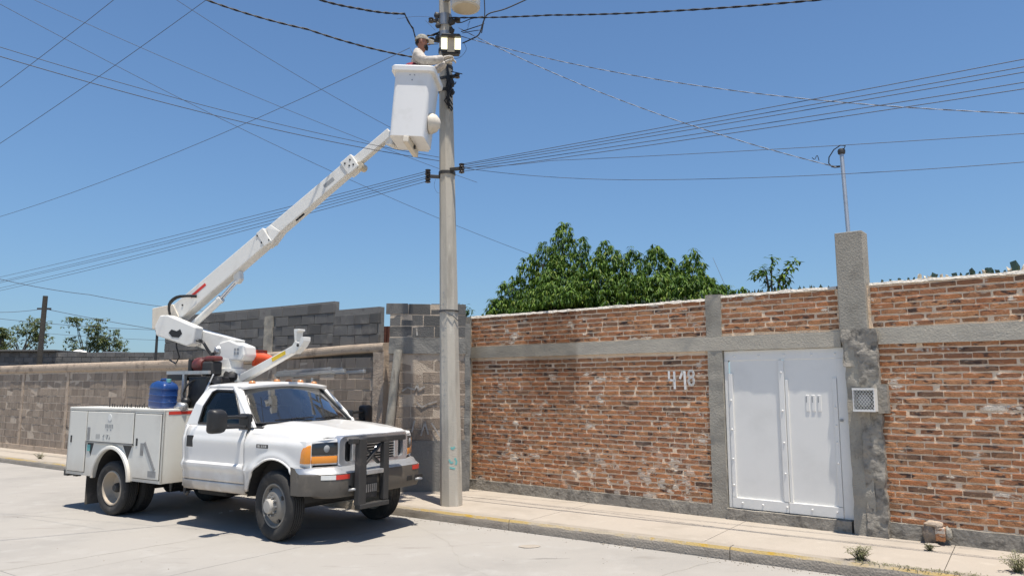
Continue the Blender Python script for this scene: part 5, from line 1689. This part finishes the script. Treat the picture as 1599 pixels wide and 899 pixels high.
b = MB(); lump(b, (.0, 0, 1.625), .075, 7, .6, .95, .6); b.build('hair', mask_m, per, 60)
# vest: shell round the torso, open arm holes
b = MB(); rings = []
for z, cx_, rx, ry in ((.96, -.06, .155, .185), (1.08, -.045, .16, .19), (1.16, -.045, .158, .19), (1.24, -.06, .14, .165)):
    rings.append([(cx_ + rx * math.cos(q), ry * math.sin(q), z) for q in [2 * math.pi * i / 20 for i in range(20)]])
b.loft(rings, cap=False); vo = b.build('vest', vest_m, per, 60); solidify(vo, .012)
b = MB(); b.tube([(-.05 + .165 * math.cos(q), .195 * math.sin(q), .99) for q in [2 * math.pi * i / 20 for i in range(21)]], .022, 6, False); b.build('safety_belt', black_m, per, 60)

# ------------------------------------------------------------------ overhead cables
def cable(label, pts, r=.008, mat=None, group=None, sag=0.0, n=5, seg=24, cat='cable', twist=0):
    """hanging cable through the given world points; sag is added between each pair"""
    path = []
    for i in range(len(pts) - 1):
        a, b_ = V(pts[i]), V(pts[i + 1])
        m = seg if len(pts) == 2 else max(6, seg // (len(pts) - 1))
        for k in range(m if i < len(pts) - 2 else m + 1):
            t = k / m
            q = a.lerp(b_, t)
            q.z -= sag * 4 * t * (1 - t)
            path.append(q)
    r *= .55 if mat is not wire_m else .8
    b = MB()
    if twist:
        # two strands wound round each other
        L_ = sum((path[i + 1] - path[i]).length for i in range(len(path) - 1))
        fine = []
        for i in range(len(path) - 1):
            m = max(1, int((path[i + 1] - path[i]).length / (twist / 6)))
            for k in range(m): fine.append(path[i].lerp(path[i + 1], k / m))
        fine.append(path[-1])
        mats = mat if isinstance(mat, (list, tuple)) else [mat, mat]
        for s_ in (0, 1):
            b.cur = s_
            acc, pr_last, out = 0, fine[0], []
            for q in fine:
                acc += (q - pr_last).length; pr_last = q
                ph = 2 * math.pi * acc / twist + math.pi * s_
                out.append(q + V((0, math.cos(ph), math.sin(ph))) * r * 1.05)
            b.tube(out, r, 5)
        o = b.build('cable', mats, None, 80, fix=False)
    else:
        b.tube(path, r, n)
        o = b.build('cable', mat or wire_m, None, 80, fix=False)
    return tag(o, label, cat, group)

SDV = V((math.cos(ANG_K), math.sin(ANG_K), 0))
GRP = 'overhead cables around the pole'
pl_ = pp_(5.30) + V((-.30, -.07, 0))
pr__ = pp_(5.40) + V((.25, -.16, 0))
for i, (dz, dn, ez) in enumerate(((.085, 0, .10), (.05, .05, .02), (.0, -.03, .0), (-.03, .06, -.12), (-.08, 0, -.20))):
    off = V((-SDV.y, SDV.x, 0)) * dn
    cable('%s cable of the parallel bundle running left from the pole along the street' % ('topmost thin', 'second thin', 'middle thin', 'fourth thin', 'lowest thin')[i], [pl_ + V((0, 0, dz)), pl_ + off * 4 - SDV * 46 + V((0, 0, -.35 + ez))], .009, wire_g_m, 'street cables left of the pole', .32 + .05 * i)
for i, (dz, dn, ez) in enumerate(((.07, 0, .14), (.05, .08, .10), (.02, 0, .0), (-.01, .1, -.12), (-.05, .0, -.26))):
    off = V((-SDV.y, SDV.x, 0)) * dn
    cable('%s cable of the parallel bundle rising right from the pole along the street' % ('topmost thin', 'second thin', 'middle thin', 'fourth thin', 'lowest thin')[i], [pr__ + V((0, 0, dz)), pr__ + off * 4 + SDV * 40 + V((0, 0, .0 + ez))], .009, wire_g_m, 'street cables right of the pole', .30 + .06 * i)
cable('lone thin cable crossing the upper left corner of the sky', [at(215, -30, 9), at(-40, 166, 11)], .007, wire_g_m, GRP, .03)
cable('thin cable crossing the left sky from top centre down to the left edge', [at(370, -35, 9), at(-40, 250, 11)], .007, wire_g_m, GRP, .05)
cable('long thin cable from the pole top sloping down to the left edge', [pp_(7.4) + V((-.12, 0, 0)), at(640, 75, 12.0), at(-60, 356, 19)], .009, wire_g_m, GRP, .25)
cable('upper of the two close cables from the left sky down to the pole', [pp_(5.62) + V((-.12, -.05, 0)), at(-60, 55, 8.2)], .008, wire_g_m, GRP, .12)
cable('lower of the two close cables from the left sky down to the pole', [pp_(5.56) + V((-.12, -.05, 0)), at(-60, 70, 8.2)], .010, wire_g_m, GRP, .13)
cable('faint cable passing behind the bucket from the upper left corner', [at(20, -15, 10), at(745, 285, 13.5)], .007, wire_g_m, GRP, .10)
cable('faint cable from the upper left corner down behind the pole to the green tree', [at(-40, -15, 9.5), at(850, 405, 15)], .007, wire_g_m, GRP, .22)
cable('faint cable from top left of centre down to behind the bucket', [at(245, -20, 10), at(640, 215, 12.5)], .007, wire_g_m, GRP, .08)
cable('thick twisted black cable from top left to the lineman', [at(300, -8, 10.2), at(480, 46, 10.7), at(648, 90, 11.4)], .011, wire_m, GRP, .04, twist=.34)
cable('thick black service cable drooping to the pole from top centre', [at(480, -6, 10.4), at(560, 14, 10.9), at(632, 22, 11.3), at(645, 45, 11.45), at(652, 68, 11.5), at(668, 56, 11.6), at(686, 50, 11.6)], .013, wire_m, GRP, .02, twist=.3)
cable('dark cable running right from the pole top near the upper edge', [at(700, 28, 11.6), at(860, 24, 10.6), at(1060, 17, 9.4), at(1340, -6, 8.0)], .010, wire_m, GRP, .015, twist=.4)
two = [wire_g_m, wire_lt_m]
cable('twisted two strand cable running from the pole to the right edge', [at(716, 56, 11.6), at(1640, 179, 7.6)], .007, two, GRP, .26, twist=.36)
cable('twisted two strand service cable running from the pole to the conduit mast', [at(716, 44, 11.6), at(1306, 261, 9.62)], .007, two, GRP, .20, twist=.34)
cable('slack thin cable from the pole over the gate to the right edge, lower one', [at(720, 262, 11.55), at(1000, 281, 10.2), at(1640, 250, 7.6)], .007, wire_g_m, GRP, .05)
cable('slack thin cable from the pole to the right edge, upper one above the mast', [at(720, 262, 11.55), at(860, 251, 10.8), at(1640, 206, 7.6)], .007, wire_g_m, GRP, .02)
cable('dark drop cable low in the left sky ending behind the boom', [at(-30, 428, 16), at(140, 460, 17.5), at(330, 486, 19)], .012, wire_g_m, GRP, .05)
cable('cable from the dark timber post running right behind the boom', [at(70, 482, 24), at(330, 527, 24)], .016, wire_g_m, GRP, .05)
cable('cable from the left edge to the dark timber post', [at(-30, 487, 23), at(68, 482, 24)], .014, wire_g_m, GRP, .05)
cable('low cable crossing behind the timber post in the far left sky', [at(-30, 494, 26), at(300, 516, 26)], .014, wire_g_m, GRP, .1)
cable('lowest faint cable in the far left sky', [at(70, 520, 27), at(300, 532, 27)], .011, wire_g_m, GRP, .05)
# loops and jumpers close to the pole head
def sp_(pts, m=5):
    pts = [V(p) for p in pts]
    out = []
    for i in range(len(pts) - 1):
        p0_, p1_, p2_, p3_ = pts[max(i - 1, 0)], pts[i], pts[i + 1], pts[min(i + 2, len(pts) - 1)]
        for k in range(m):
            t = k / m
            out.append(.5 * ((2 * p1_) + (p2_ - p0_) * t + (2 * p0_ - 5 * p1_ + 4 * p2_ - p3_) * t * t + (3 * p1_ - p0_ - 3 * p2_ + p3_) * t ** 3))
    return out + [pts[-1]]
def jumper(label, pix, r=.011, Y=11.5, mat=wire_m, dy=0):
    cable(label, sp_([at(x, y, Y + dy * i) for i, (x, y) in enumerate(pix)]), r, mat, 'jumper cables at the pole head', seg=8)
jumper('thick black jumper looping from the lamp up past the transformer to the upper right', [(722, 68), (735, 62), (748, 54), (755, 34), (763, 22), (790, 14), (830, -4)], .014)
jumper('black jumper rising straight past the right of the transformer', [(752, 52), (755, 36), (757, 20), (756, -6)], .011, 11.45)
jumper('black jumper hanging between the pole clamp and the transformer side', [(706, 30), (718, 36), (735, 30), (754, 26)], .010, 11.4)
jumper('black jumper from the lamp top to the right hand loop', [(720, 50), (735, 45), (750, 40), (756, 37)], .010, 11.4)
jumper('second black jumper below it from the lamp top to the right', [(722, 52), (738, 49), (752, 47)], .008, 11.4)
jumper('thin wire slanting from the lamp up to the transformer loop', [(728, 52), (734, 33), (730, 40)], .005, 11.42, wire_g_m)
jumper('thin wire slanting left from the pole clamp', [(684, 28), (650, 26), (620, 30)], .005, 11.55, wire_g_m)
jumper('thin slanting wire between the left insulators and the service cable', [(664, 32), (672, 40), (680, 48)], .005, 11.55, wire_g_m)
jumper('black jumper from behind the cap to the lamp bracket', [(650, 72), (668, 70), (684, 69)], .008, 11.6)
jumper('thin wire sagging under the lamp to the right', [(724, 66), (728, 78), (718, 90), (706, 92)], .006, 11.4, wire_g_m)
jumper('short wire stub on the right of the pole beside the bucket rim', [(704, 112), (714, 114), (722, 116)], .010, 11.5)
jumper('lower short wire stub on the right of the pole beside the bucket rim', [(704, 130), (710, 132), (712, 128)], .010, 11.5)
jumper('thin wire loop hanging under the left insulator rack', [(680, 280), (678, 290), (682, 300), (688, 302)], .004, 11.5, wire_g_m)
jumper('small tail of wire on the service cable near the mast', [(1268, 246), (1272, 249), (1276, 243), (1279, 251)], .006, 9.75)

# ------------------------------------------------------------------ vegetation
def leaf(b, p, az, droop, ln, w, curl=.35):
    """a folded leaf of four triangles: rises out, bends down"""
    d = V((math.cos(az), math.sin(az), 0))
    s_ = V((-d.y, d.x, 0))
    p = V(p)
    e1, e2 = droop, droop + curl
    m = p + (d * math.cos(e1) - V((0, 0, math.sin(e1)))) * ln * .5
    t = m + (d * math.cos(e2) - V((0, 0, math.sin(e2)))) * ln * .5
    up = V((0, 0, 1)) * math.cos(e1) + d * math.sin(e1)
    l_, r_ = m + s_ * w / 2 + up * w * .18, m - s_ * w / 2 + up * w * .18
    b.add([p, l_, t, r_, m], [(0, 4, 1), (1, 4, 2), (2, 4, 3), (3, 4, 0)])

def whorl(b, p, n, ln, w, rr, d0=.3, d1=1.15, a0=None, spread=6.28):
    for i in range(n):
        leaf(b, p, (a0 or 0) + rr.uniform(-spread / 2, spread / 2), rr.uniform(d0, d1), ln * rr.uniform(.7, 1.15), w * rr.uniform(.8, 1.2))

def limbs(b, base, tips, r0, rr):
    for t in tips:
        t = V(t)
        mid = base.lerp(t, .5) + V((rr.uniform(-.2, .2), rr.uniform(-.2, .2), rr.uniform(-.1, .2)))
        b.tube(sp_([base, mid, t], 4), [r0 * (1 - .75 * k / 8) for k in range(9)], 6)

def mango(name, label, lobes, base, n_whorl, seed, group):
    rr = random.Random(seed)
    root = empty(name, base)
    tag(root, label, 'tree', group)
    bp = V(base)
    tb = MB()
    fork = V((0, 0, 1.5))
    tb.tube([V((0, 0, -.1)), V((.03, 0, .7)), fork], [.16, .13, .11], 10)
    limbs(tb, fork, [V(l[0]) - bp - V((0, 0, .45)) for l in lobes], .075, rr)
    tb.build('trunk', bark_m, root, 60)
    b = MB()
    tot = sum(l[2] ** 2 * l[3] for l in lobes)
    for top, depth, r, wgt in lobes:
        c = V(top) - bp
        k = max(8, int(n_whorl * r * r * wgt / tot))
        for i in range(k):
            t = rr.random() ** .75                        # 0 at the tip, 1 at the skirt
            rad_ = r * 1.12 * (t ** .55) * (.95 if t < .75 else .95 - .5 * (t - .75))
            q = rr.random() ** .35
            a = rr.uniform(0, 6.283)
            rw = rad_ * q * (1 + .28 * noise.noise(V((math.cos(a) * 1.5, math.sin(a) * 1.5, t * 4 + seed + c.x))))
            p = V((c.x + rw * math.cos(a), c.y + rw * math.sin(a), c.z - depth * t + rr.uniform(-.05, .05)))
            w_ = p + bp - W0
            if w_.dot(N_W) < .35 and w_.z < 3.36: continue
            whorl(b, p, rr.randint(6, 10), .13, .025, rr, .25, 1.4, a, 5.0)
    o = b.build('crown', mango_m, root, None, fix=False)
    return root
def wallY(X): return W0.y + (X - W0.x) * math.tan(ANG_W)
def lobe(px, py, r, depth, back=1.5, w=1.0):
    Y = 13.0
    for _ in range(6):
        X = at(px, py, Y).x
        Y = wallY(X) + back
    p = at(px, py, Y)
    return (p, depth, r, w)
l1 = [lobe(797, 432, .55, 1.3, 1.6), lobe(826, 396, .55, 1.6, 1.7), lobe(848, 376, .5, 1.7, 1.6), lobe(879, 345, .62, 2.2, 1.6, 1.3), lobe(908, 372, .5, 1.9, 1.2), lobe(946, 372, .62, 2.0, 1.7), lobe(866, 440, .34, .36, .45, .9), lobe(890, 444, .3, .30, .45, .9), lobe(860, 420, .6, 1.3, .75, .9), lobe(905, 425, .55, 1.2, .7, .8), lobe(835, 448, .5, .9, .8), lobe(780, 463, .5, .8, 1.3), lobe(935, 395, .6, 1.6, 1.0), lobe(870, 395, .6, 1.4, 1.0), lobe(962, 392, .5, 1.5, 1.4), lobe(812, 455, .4, .9, .9)]
mango('mango_tree', 'tall dark green mango tree behind the brick wall, highest crown of the row', l1, (l1[3][0].x, l1[3][0].y + .2, 0), 5200, 3, 'mango trees behind the brick wall')
l2 = [lobe(986, 386, .55, 1.7, 1.6), lobe(1024, 380, .6, 1.9, 1.6), lobe(1050, 402, .5, 1.5, 1.4), lobe(1081, 388, .55, 1.7, 1.6), lobe(1000, 420, .55, 1.1, .8), lobe(1060, 425, .5, 1.0, .9), lobe(1106, 426, .45, 1.1, 1.4), lobe(1132, 440, .42, .9, 1.3), lobe(1158, 448, .36, .7, 1.3), lobe(1180, 456, .28, .55, 1.2), lobe(960, 430, .5, 1.0, .9), lobe(1030, 425, .55, 1.0, .9), lobe(1090, 432, .45, .8, 1.0), lobe(1120, 445, .4, .7, .9)]
mango('mango_tree', 'lower mango tree with several rounded tops nearer the gate column', l2, (l2[1][0].x, l2[1][0].y + .2, 0), 4800, 5, 'mango trees behind the brick wall')
# sapling poking over the wall left of the pillar
def sapling(label, stems, base, seed, mat=young_leaf_m, ln=.11, w=.034):
    rr = random.Random(seed)
    root = empty('sapling', base)
    tag(root, label, 'plant')
    bp = V(base)
    tb, lb = MB(), MB()
    for st_ in stems:
        path = sp_([V((0, 0, 0))] + [p - bp for p in st_], 6)
        tb.tube(path, [.022 * (1 - .8 * i / len(path)) for i in range(len(path))], 5)
        m = len(path)
        for i in range(int(m * .25), m):
            for k in range(6):
                q = path[i] + V((rr.uniform(-.07, .07), rr.uniform(-.07, .07), rr.uniform(-.03, .05)))
                leaf(lb, q, rr.uniform(0, 6.28), rr.uniform(-.5, .9), ln * rr.uniform(.7, 1.2), w, .3)
    tb.build('stem', bark_m, root, 60)
    lb.build('foliage', mat, root, None, fix=False)
Yb = 10.6
sapling('thin young sapling with sparse leaves above the wall left of the tall pillar', [[at(1205, 445, Yb), at(1206, 403, Yb)], [at(1200, 450, Yb), at(1192, 424, Yb), at(1180, 432, Yb + .1)], [at(1215, 450, Yb), at(1228, 425, Yb), at(1242, 406, Yb - .1)], [at(1222, 452, Yb), at(1226, 436, Yb)]], (at(1210, 500, Yb).x, Yb, 2.2), 11, mango_m, .12, .042)
sapling('small green shrub behind the gap right of the utility pole', [[at(724, 490, 14.6), at(722, 478, 14.6)], [at(728, 495, 14.6), at(733, 484, 14.6)], [at(765, 482, 14.4), at(768, 468, 14.4)]], (at(728, 520, 14.6).x, 14.6, 2.6), 12, ln=.10)
cable('thin pale bare twig rising behind the mango trees', [at(1113, 402, 11.6), at(1132, 445, 11.6)], .006, wire_lt_m, None, 0, cat='twig')

def bushy(label, px, pytop, pyb, Y, wpx, seed, mat=far_leaf_m, n=420):
    rr = random.Random(seed)
    top = at(px, pytop, Y)
    base = V((top.x, Y, 0))
    root = empty('tree', base)
    tag(root, label, 'tree', 'trees beyond the far left houses')
    zb = at(px, pyb, Y).z
    W_ = wpx / F_PX * Y / 2
    tb = MB()
    tb.tube([(0, 0, 0), (.05, 0, 1.2), (0, 0, zb - .1)], [.16, .12, .09], 8)
    tips = []
    lb = MB()
    for i in range(14):
        a, e = rr.uniform(0, 6.28), rr.uniform(.15, 1)
        tips.append(V((W_ * .85 * math.cos(a) * math.sqrt(max(.05, 1 - e * e * .7)) , W_ * .7 * math.sin(a), zb + (top.z - zb) * e)))
    limbs(tb, V((0, 0, zb - .2)), tips, .03, rr)
    for i in range(n):
        t = rr.choice(tips)
        q = t + V((rr.gauss(0, W_ * .2), rr.gauss(0, W_ * .2), rr.gauss(0, W_ * .16)))
        q.z = min(q.z, top.z)
        whorl(lb, q, 6, .17, .07, rr, -.5, .9)
    tb.build('trunk', bark_m, root, 60)
    lb.build('crown', mat, root, None, fix=False)
bushy('leafy green tree left of the dark timber post beyond the houses', 36, 494, 552, 36, 72, 21)
bushy('half bare bushy tree right of the dark timber post beyond the houses', 138, 498, 556, 37, 62, 22, n=330)
bushy('smaller dull green tree right of the half bare one', 174, 516, 556, 38, 46, 23, n=230)
bushy('dark tree cut by the left edge of the picture', -6, 512, 556, 34, 30, 24, n=200)

# timber post and street lamp far left
pt, pb_ = at(71, 462, 24), at(63, 548, 24)
dr = (pt - pb_)
bs = pb_ - dr * ((pb_.z + .1) / dr.z)
po = empty('timber_post', bs)
tag(po, 'dark leaning timber post carrying wires in the far left', 'post')
b = MB(); b.tube([V((0, 0, 0)), (pt - bs) * .5, pt - bs], [.095, .085, .075], 10); b.build('shaft', post_m, po, 50)
b = MB(); q = (at(69, 482, 24) - bs); b.beam(q + V((-.22, 0, 0)), q + V((.22, 0, 0)), .05, .06); b.build('cross_bracket', dark_m, po)
l0 = at(246, 513, 27)
la = empty('lamp_post', (l0.x, l0.y, 0))
tag(la, 'slim dark lamp post with short arm left of the boom elbow', 'lamp post')
b = MB(); b.tube([(0, 0, 0), (0, 0, l0.z)], [.07, .045], 8); b.build('shaft', dark_m, la, 60)
b = MB(); b.box(-.05, .36, -.1, .1, l0.z - .12, l0.z + .08); b.build('lamp_head', black_m, la, bevel=.03)

# ------------------------------------------------------------------ weeds, litter, small stones
def weed(label, px, py, hpx, wpx, n, seed, z=.14):
    r_ = ray(px, py); t = (z - HC) / r_.z
    p = V((0, 0, HC)) + r_ * t
    rr = random.Random(seed)
    root = empty('weed', p)
    tag(root, label, 'weed')
    Wm, Hm = wpx / F_PX * p.y, hpx / F_PX * p.y
    sb, lb = MB(), MB()
    for i in range(n):
        a = rr.uniform(0, 6.28); sp = rr.uniform(.1, 1) * Wm / 2
        tip = V((sp * math.cos(a), sp * math.sin(a) * .6, Hm * rr.uniform(.4, 1)))
        path = sp_([V((tip.x * .15, tip.y * .15, 0)), V((tip.x * .6, tip.y * .6, tip.z * .6)), tip], 3)
        sb.tube(path, [.003, .0028, .0025, .002, .002, .0015, .001], 4)
        for q in path[1:]:
            for k in range(2):
                leaf(lb, q, rr.uniform(0, 6.28), rr.uniform(-.6, .4), .045 * rr.uniform(.6, 1.2), .012)
    tag(sb.build('stem', weed_m, root, None, fix=False), kind='stuff')
    tag(lb.build('foliage', weed_m, root, None, fix=False), kind='stuff')
weed('dry tuft of weeds at the kerb below the meter cage', 1343, 874, 20, 42, 46, 31)
weed('taller straggly weed at the bottom right corner', 1590, 893, 30, 64, 34, 32)
weed('small weed beside the rubble stub', 1452, 859, 10, 20, 12, 33)
weed('low weeds at the foot of the brown wall on the far left', 160, 716, 8, 60, 40, 34)
weed('small tuft on the pavement left of the truck tail', 62, 716, 10, 26, 20, 35)
# low grass strip along the kerb edge, bottom right
rr = random.Random(41)
b = MB()
for i in range(420):
    x_ = rr.uniform(5.35, 6.6); y_ = .03 + abs(rr.gauss(0, .05))
    p = KM @ V((x_, y_, .138))
    leaf(b, p, rr.uniform(0, 6.28), rr.uniform(-1.2, -.2), rr.uniform(.02, .05), .008, .6)
tag(b.build('kerb_grass', weed_m, None, None, fix=False), kind='stuff')
def litter(name, label, px, py, s, mat, seed, h=.3):
    r_ = ray(px, py); t = (.0 - HC) / r_.z
    p = V((0, 0, HC)) + r_ * t
    rr = random.Random(seed)
    n = 9
    ring = [V((s * rr.uniform(.7, 1.2) * math.cos(a), s * .6 * rr.uniform(.7, 1.2) * math.sin(a), .006 + rr.uniform(0, s * h))) for a in [2 * math.pi * i / n for i in range(n)]]
    b = MB()
    b.add([V((0, 0, s * h * 1.2))] + ring, [(0, 1 + i, 1 + (i + 1) % n) for i in range(n)])
    o = b.build(name, mat, None)
    o.location = p
    solidify(o, .003)
    tag(o, label, 'litter')
litter('litter', 'crumpled white paper on the road by the kerb right of the pole', 868, 833, .085, paper_m, 1)
litter('litter', 'small white scrap at the kerb foot below the brick wall', 1130, 867, .05, paper_m, 2)
litter('litter', 'tiny pale scrap on the road in the shadow under the truck', 361, 798, .04, paper_m, 3)
litter('litter', 'second pale scrap in the shadow under the truck', 345, 801, .03, paper_m, 4)
litter('litter', 'brownish flat stain of leaves on the road in front of the kerb', 826, 853, .14, walk_m, 5, .02)
# loose grit along the kerb foot
rr = random.Random(51)
b = MB()
for i in range(900):
    x_ = rr.uniform(-8, 8)
    y_ = -abs(rr.gauss(0, .10)) - .004
    if noise.noise(V((x_ * .8, 3, 0))) < -.05 and rr.random() < .8: continue
    p = KM @ V((x_, y_, 0))
    s = rr.uniform(.003, .010)
    b.loft([[p + V((s * math.cos(a), s * math.sin(a), 0)) for a in (0, 1.6, 3.1, 4.7)], [p + V((s * .6 * math.cos(a), s * .6 * math.sin(a), s)) for a in (.3, 1.9, 3.4, 5)]])
for i in range(260):                                    # scattered chips over the roadway
    p = KM @ V((rr.uniform(-12, 8), -rr.uniform(.2, 8.5), 0))
    s = rr.uniform(.003, .009)
    b.loft([[p + V((s * math.cos(a), s * math.sin(a), 0)) for a in (0, 1.6, 3.1, 4.7)], [p + V((s * .6 * math.cos(a), s * .6 * math.sin(a), s * .7)) for a in (.3, 1.9, 3.4, 5)]])
tag(b.build('grit', kerb_m, None, fix=False), kind='stuff')
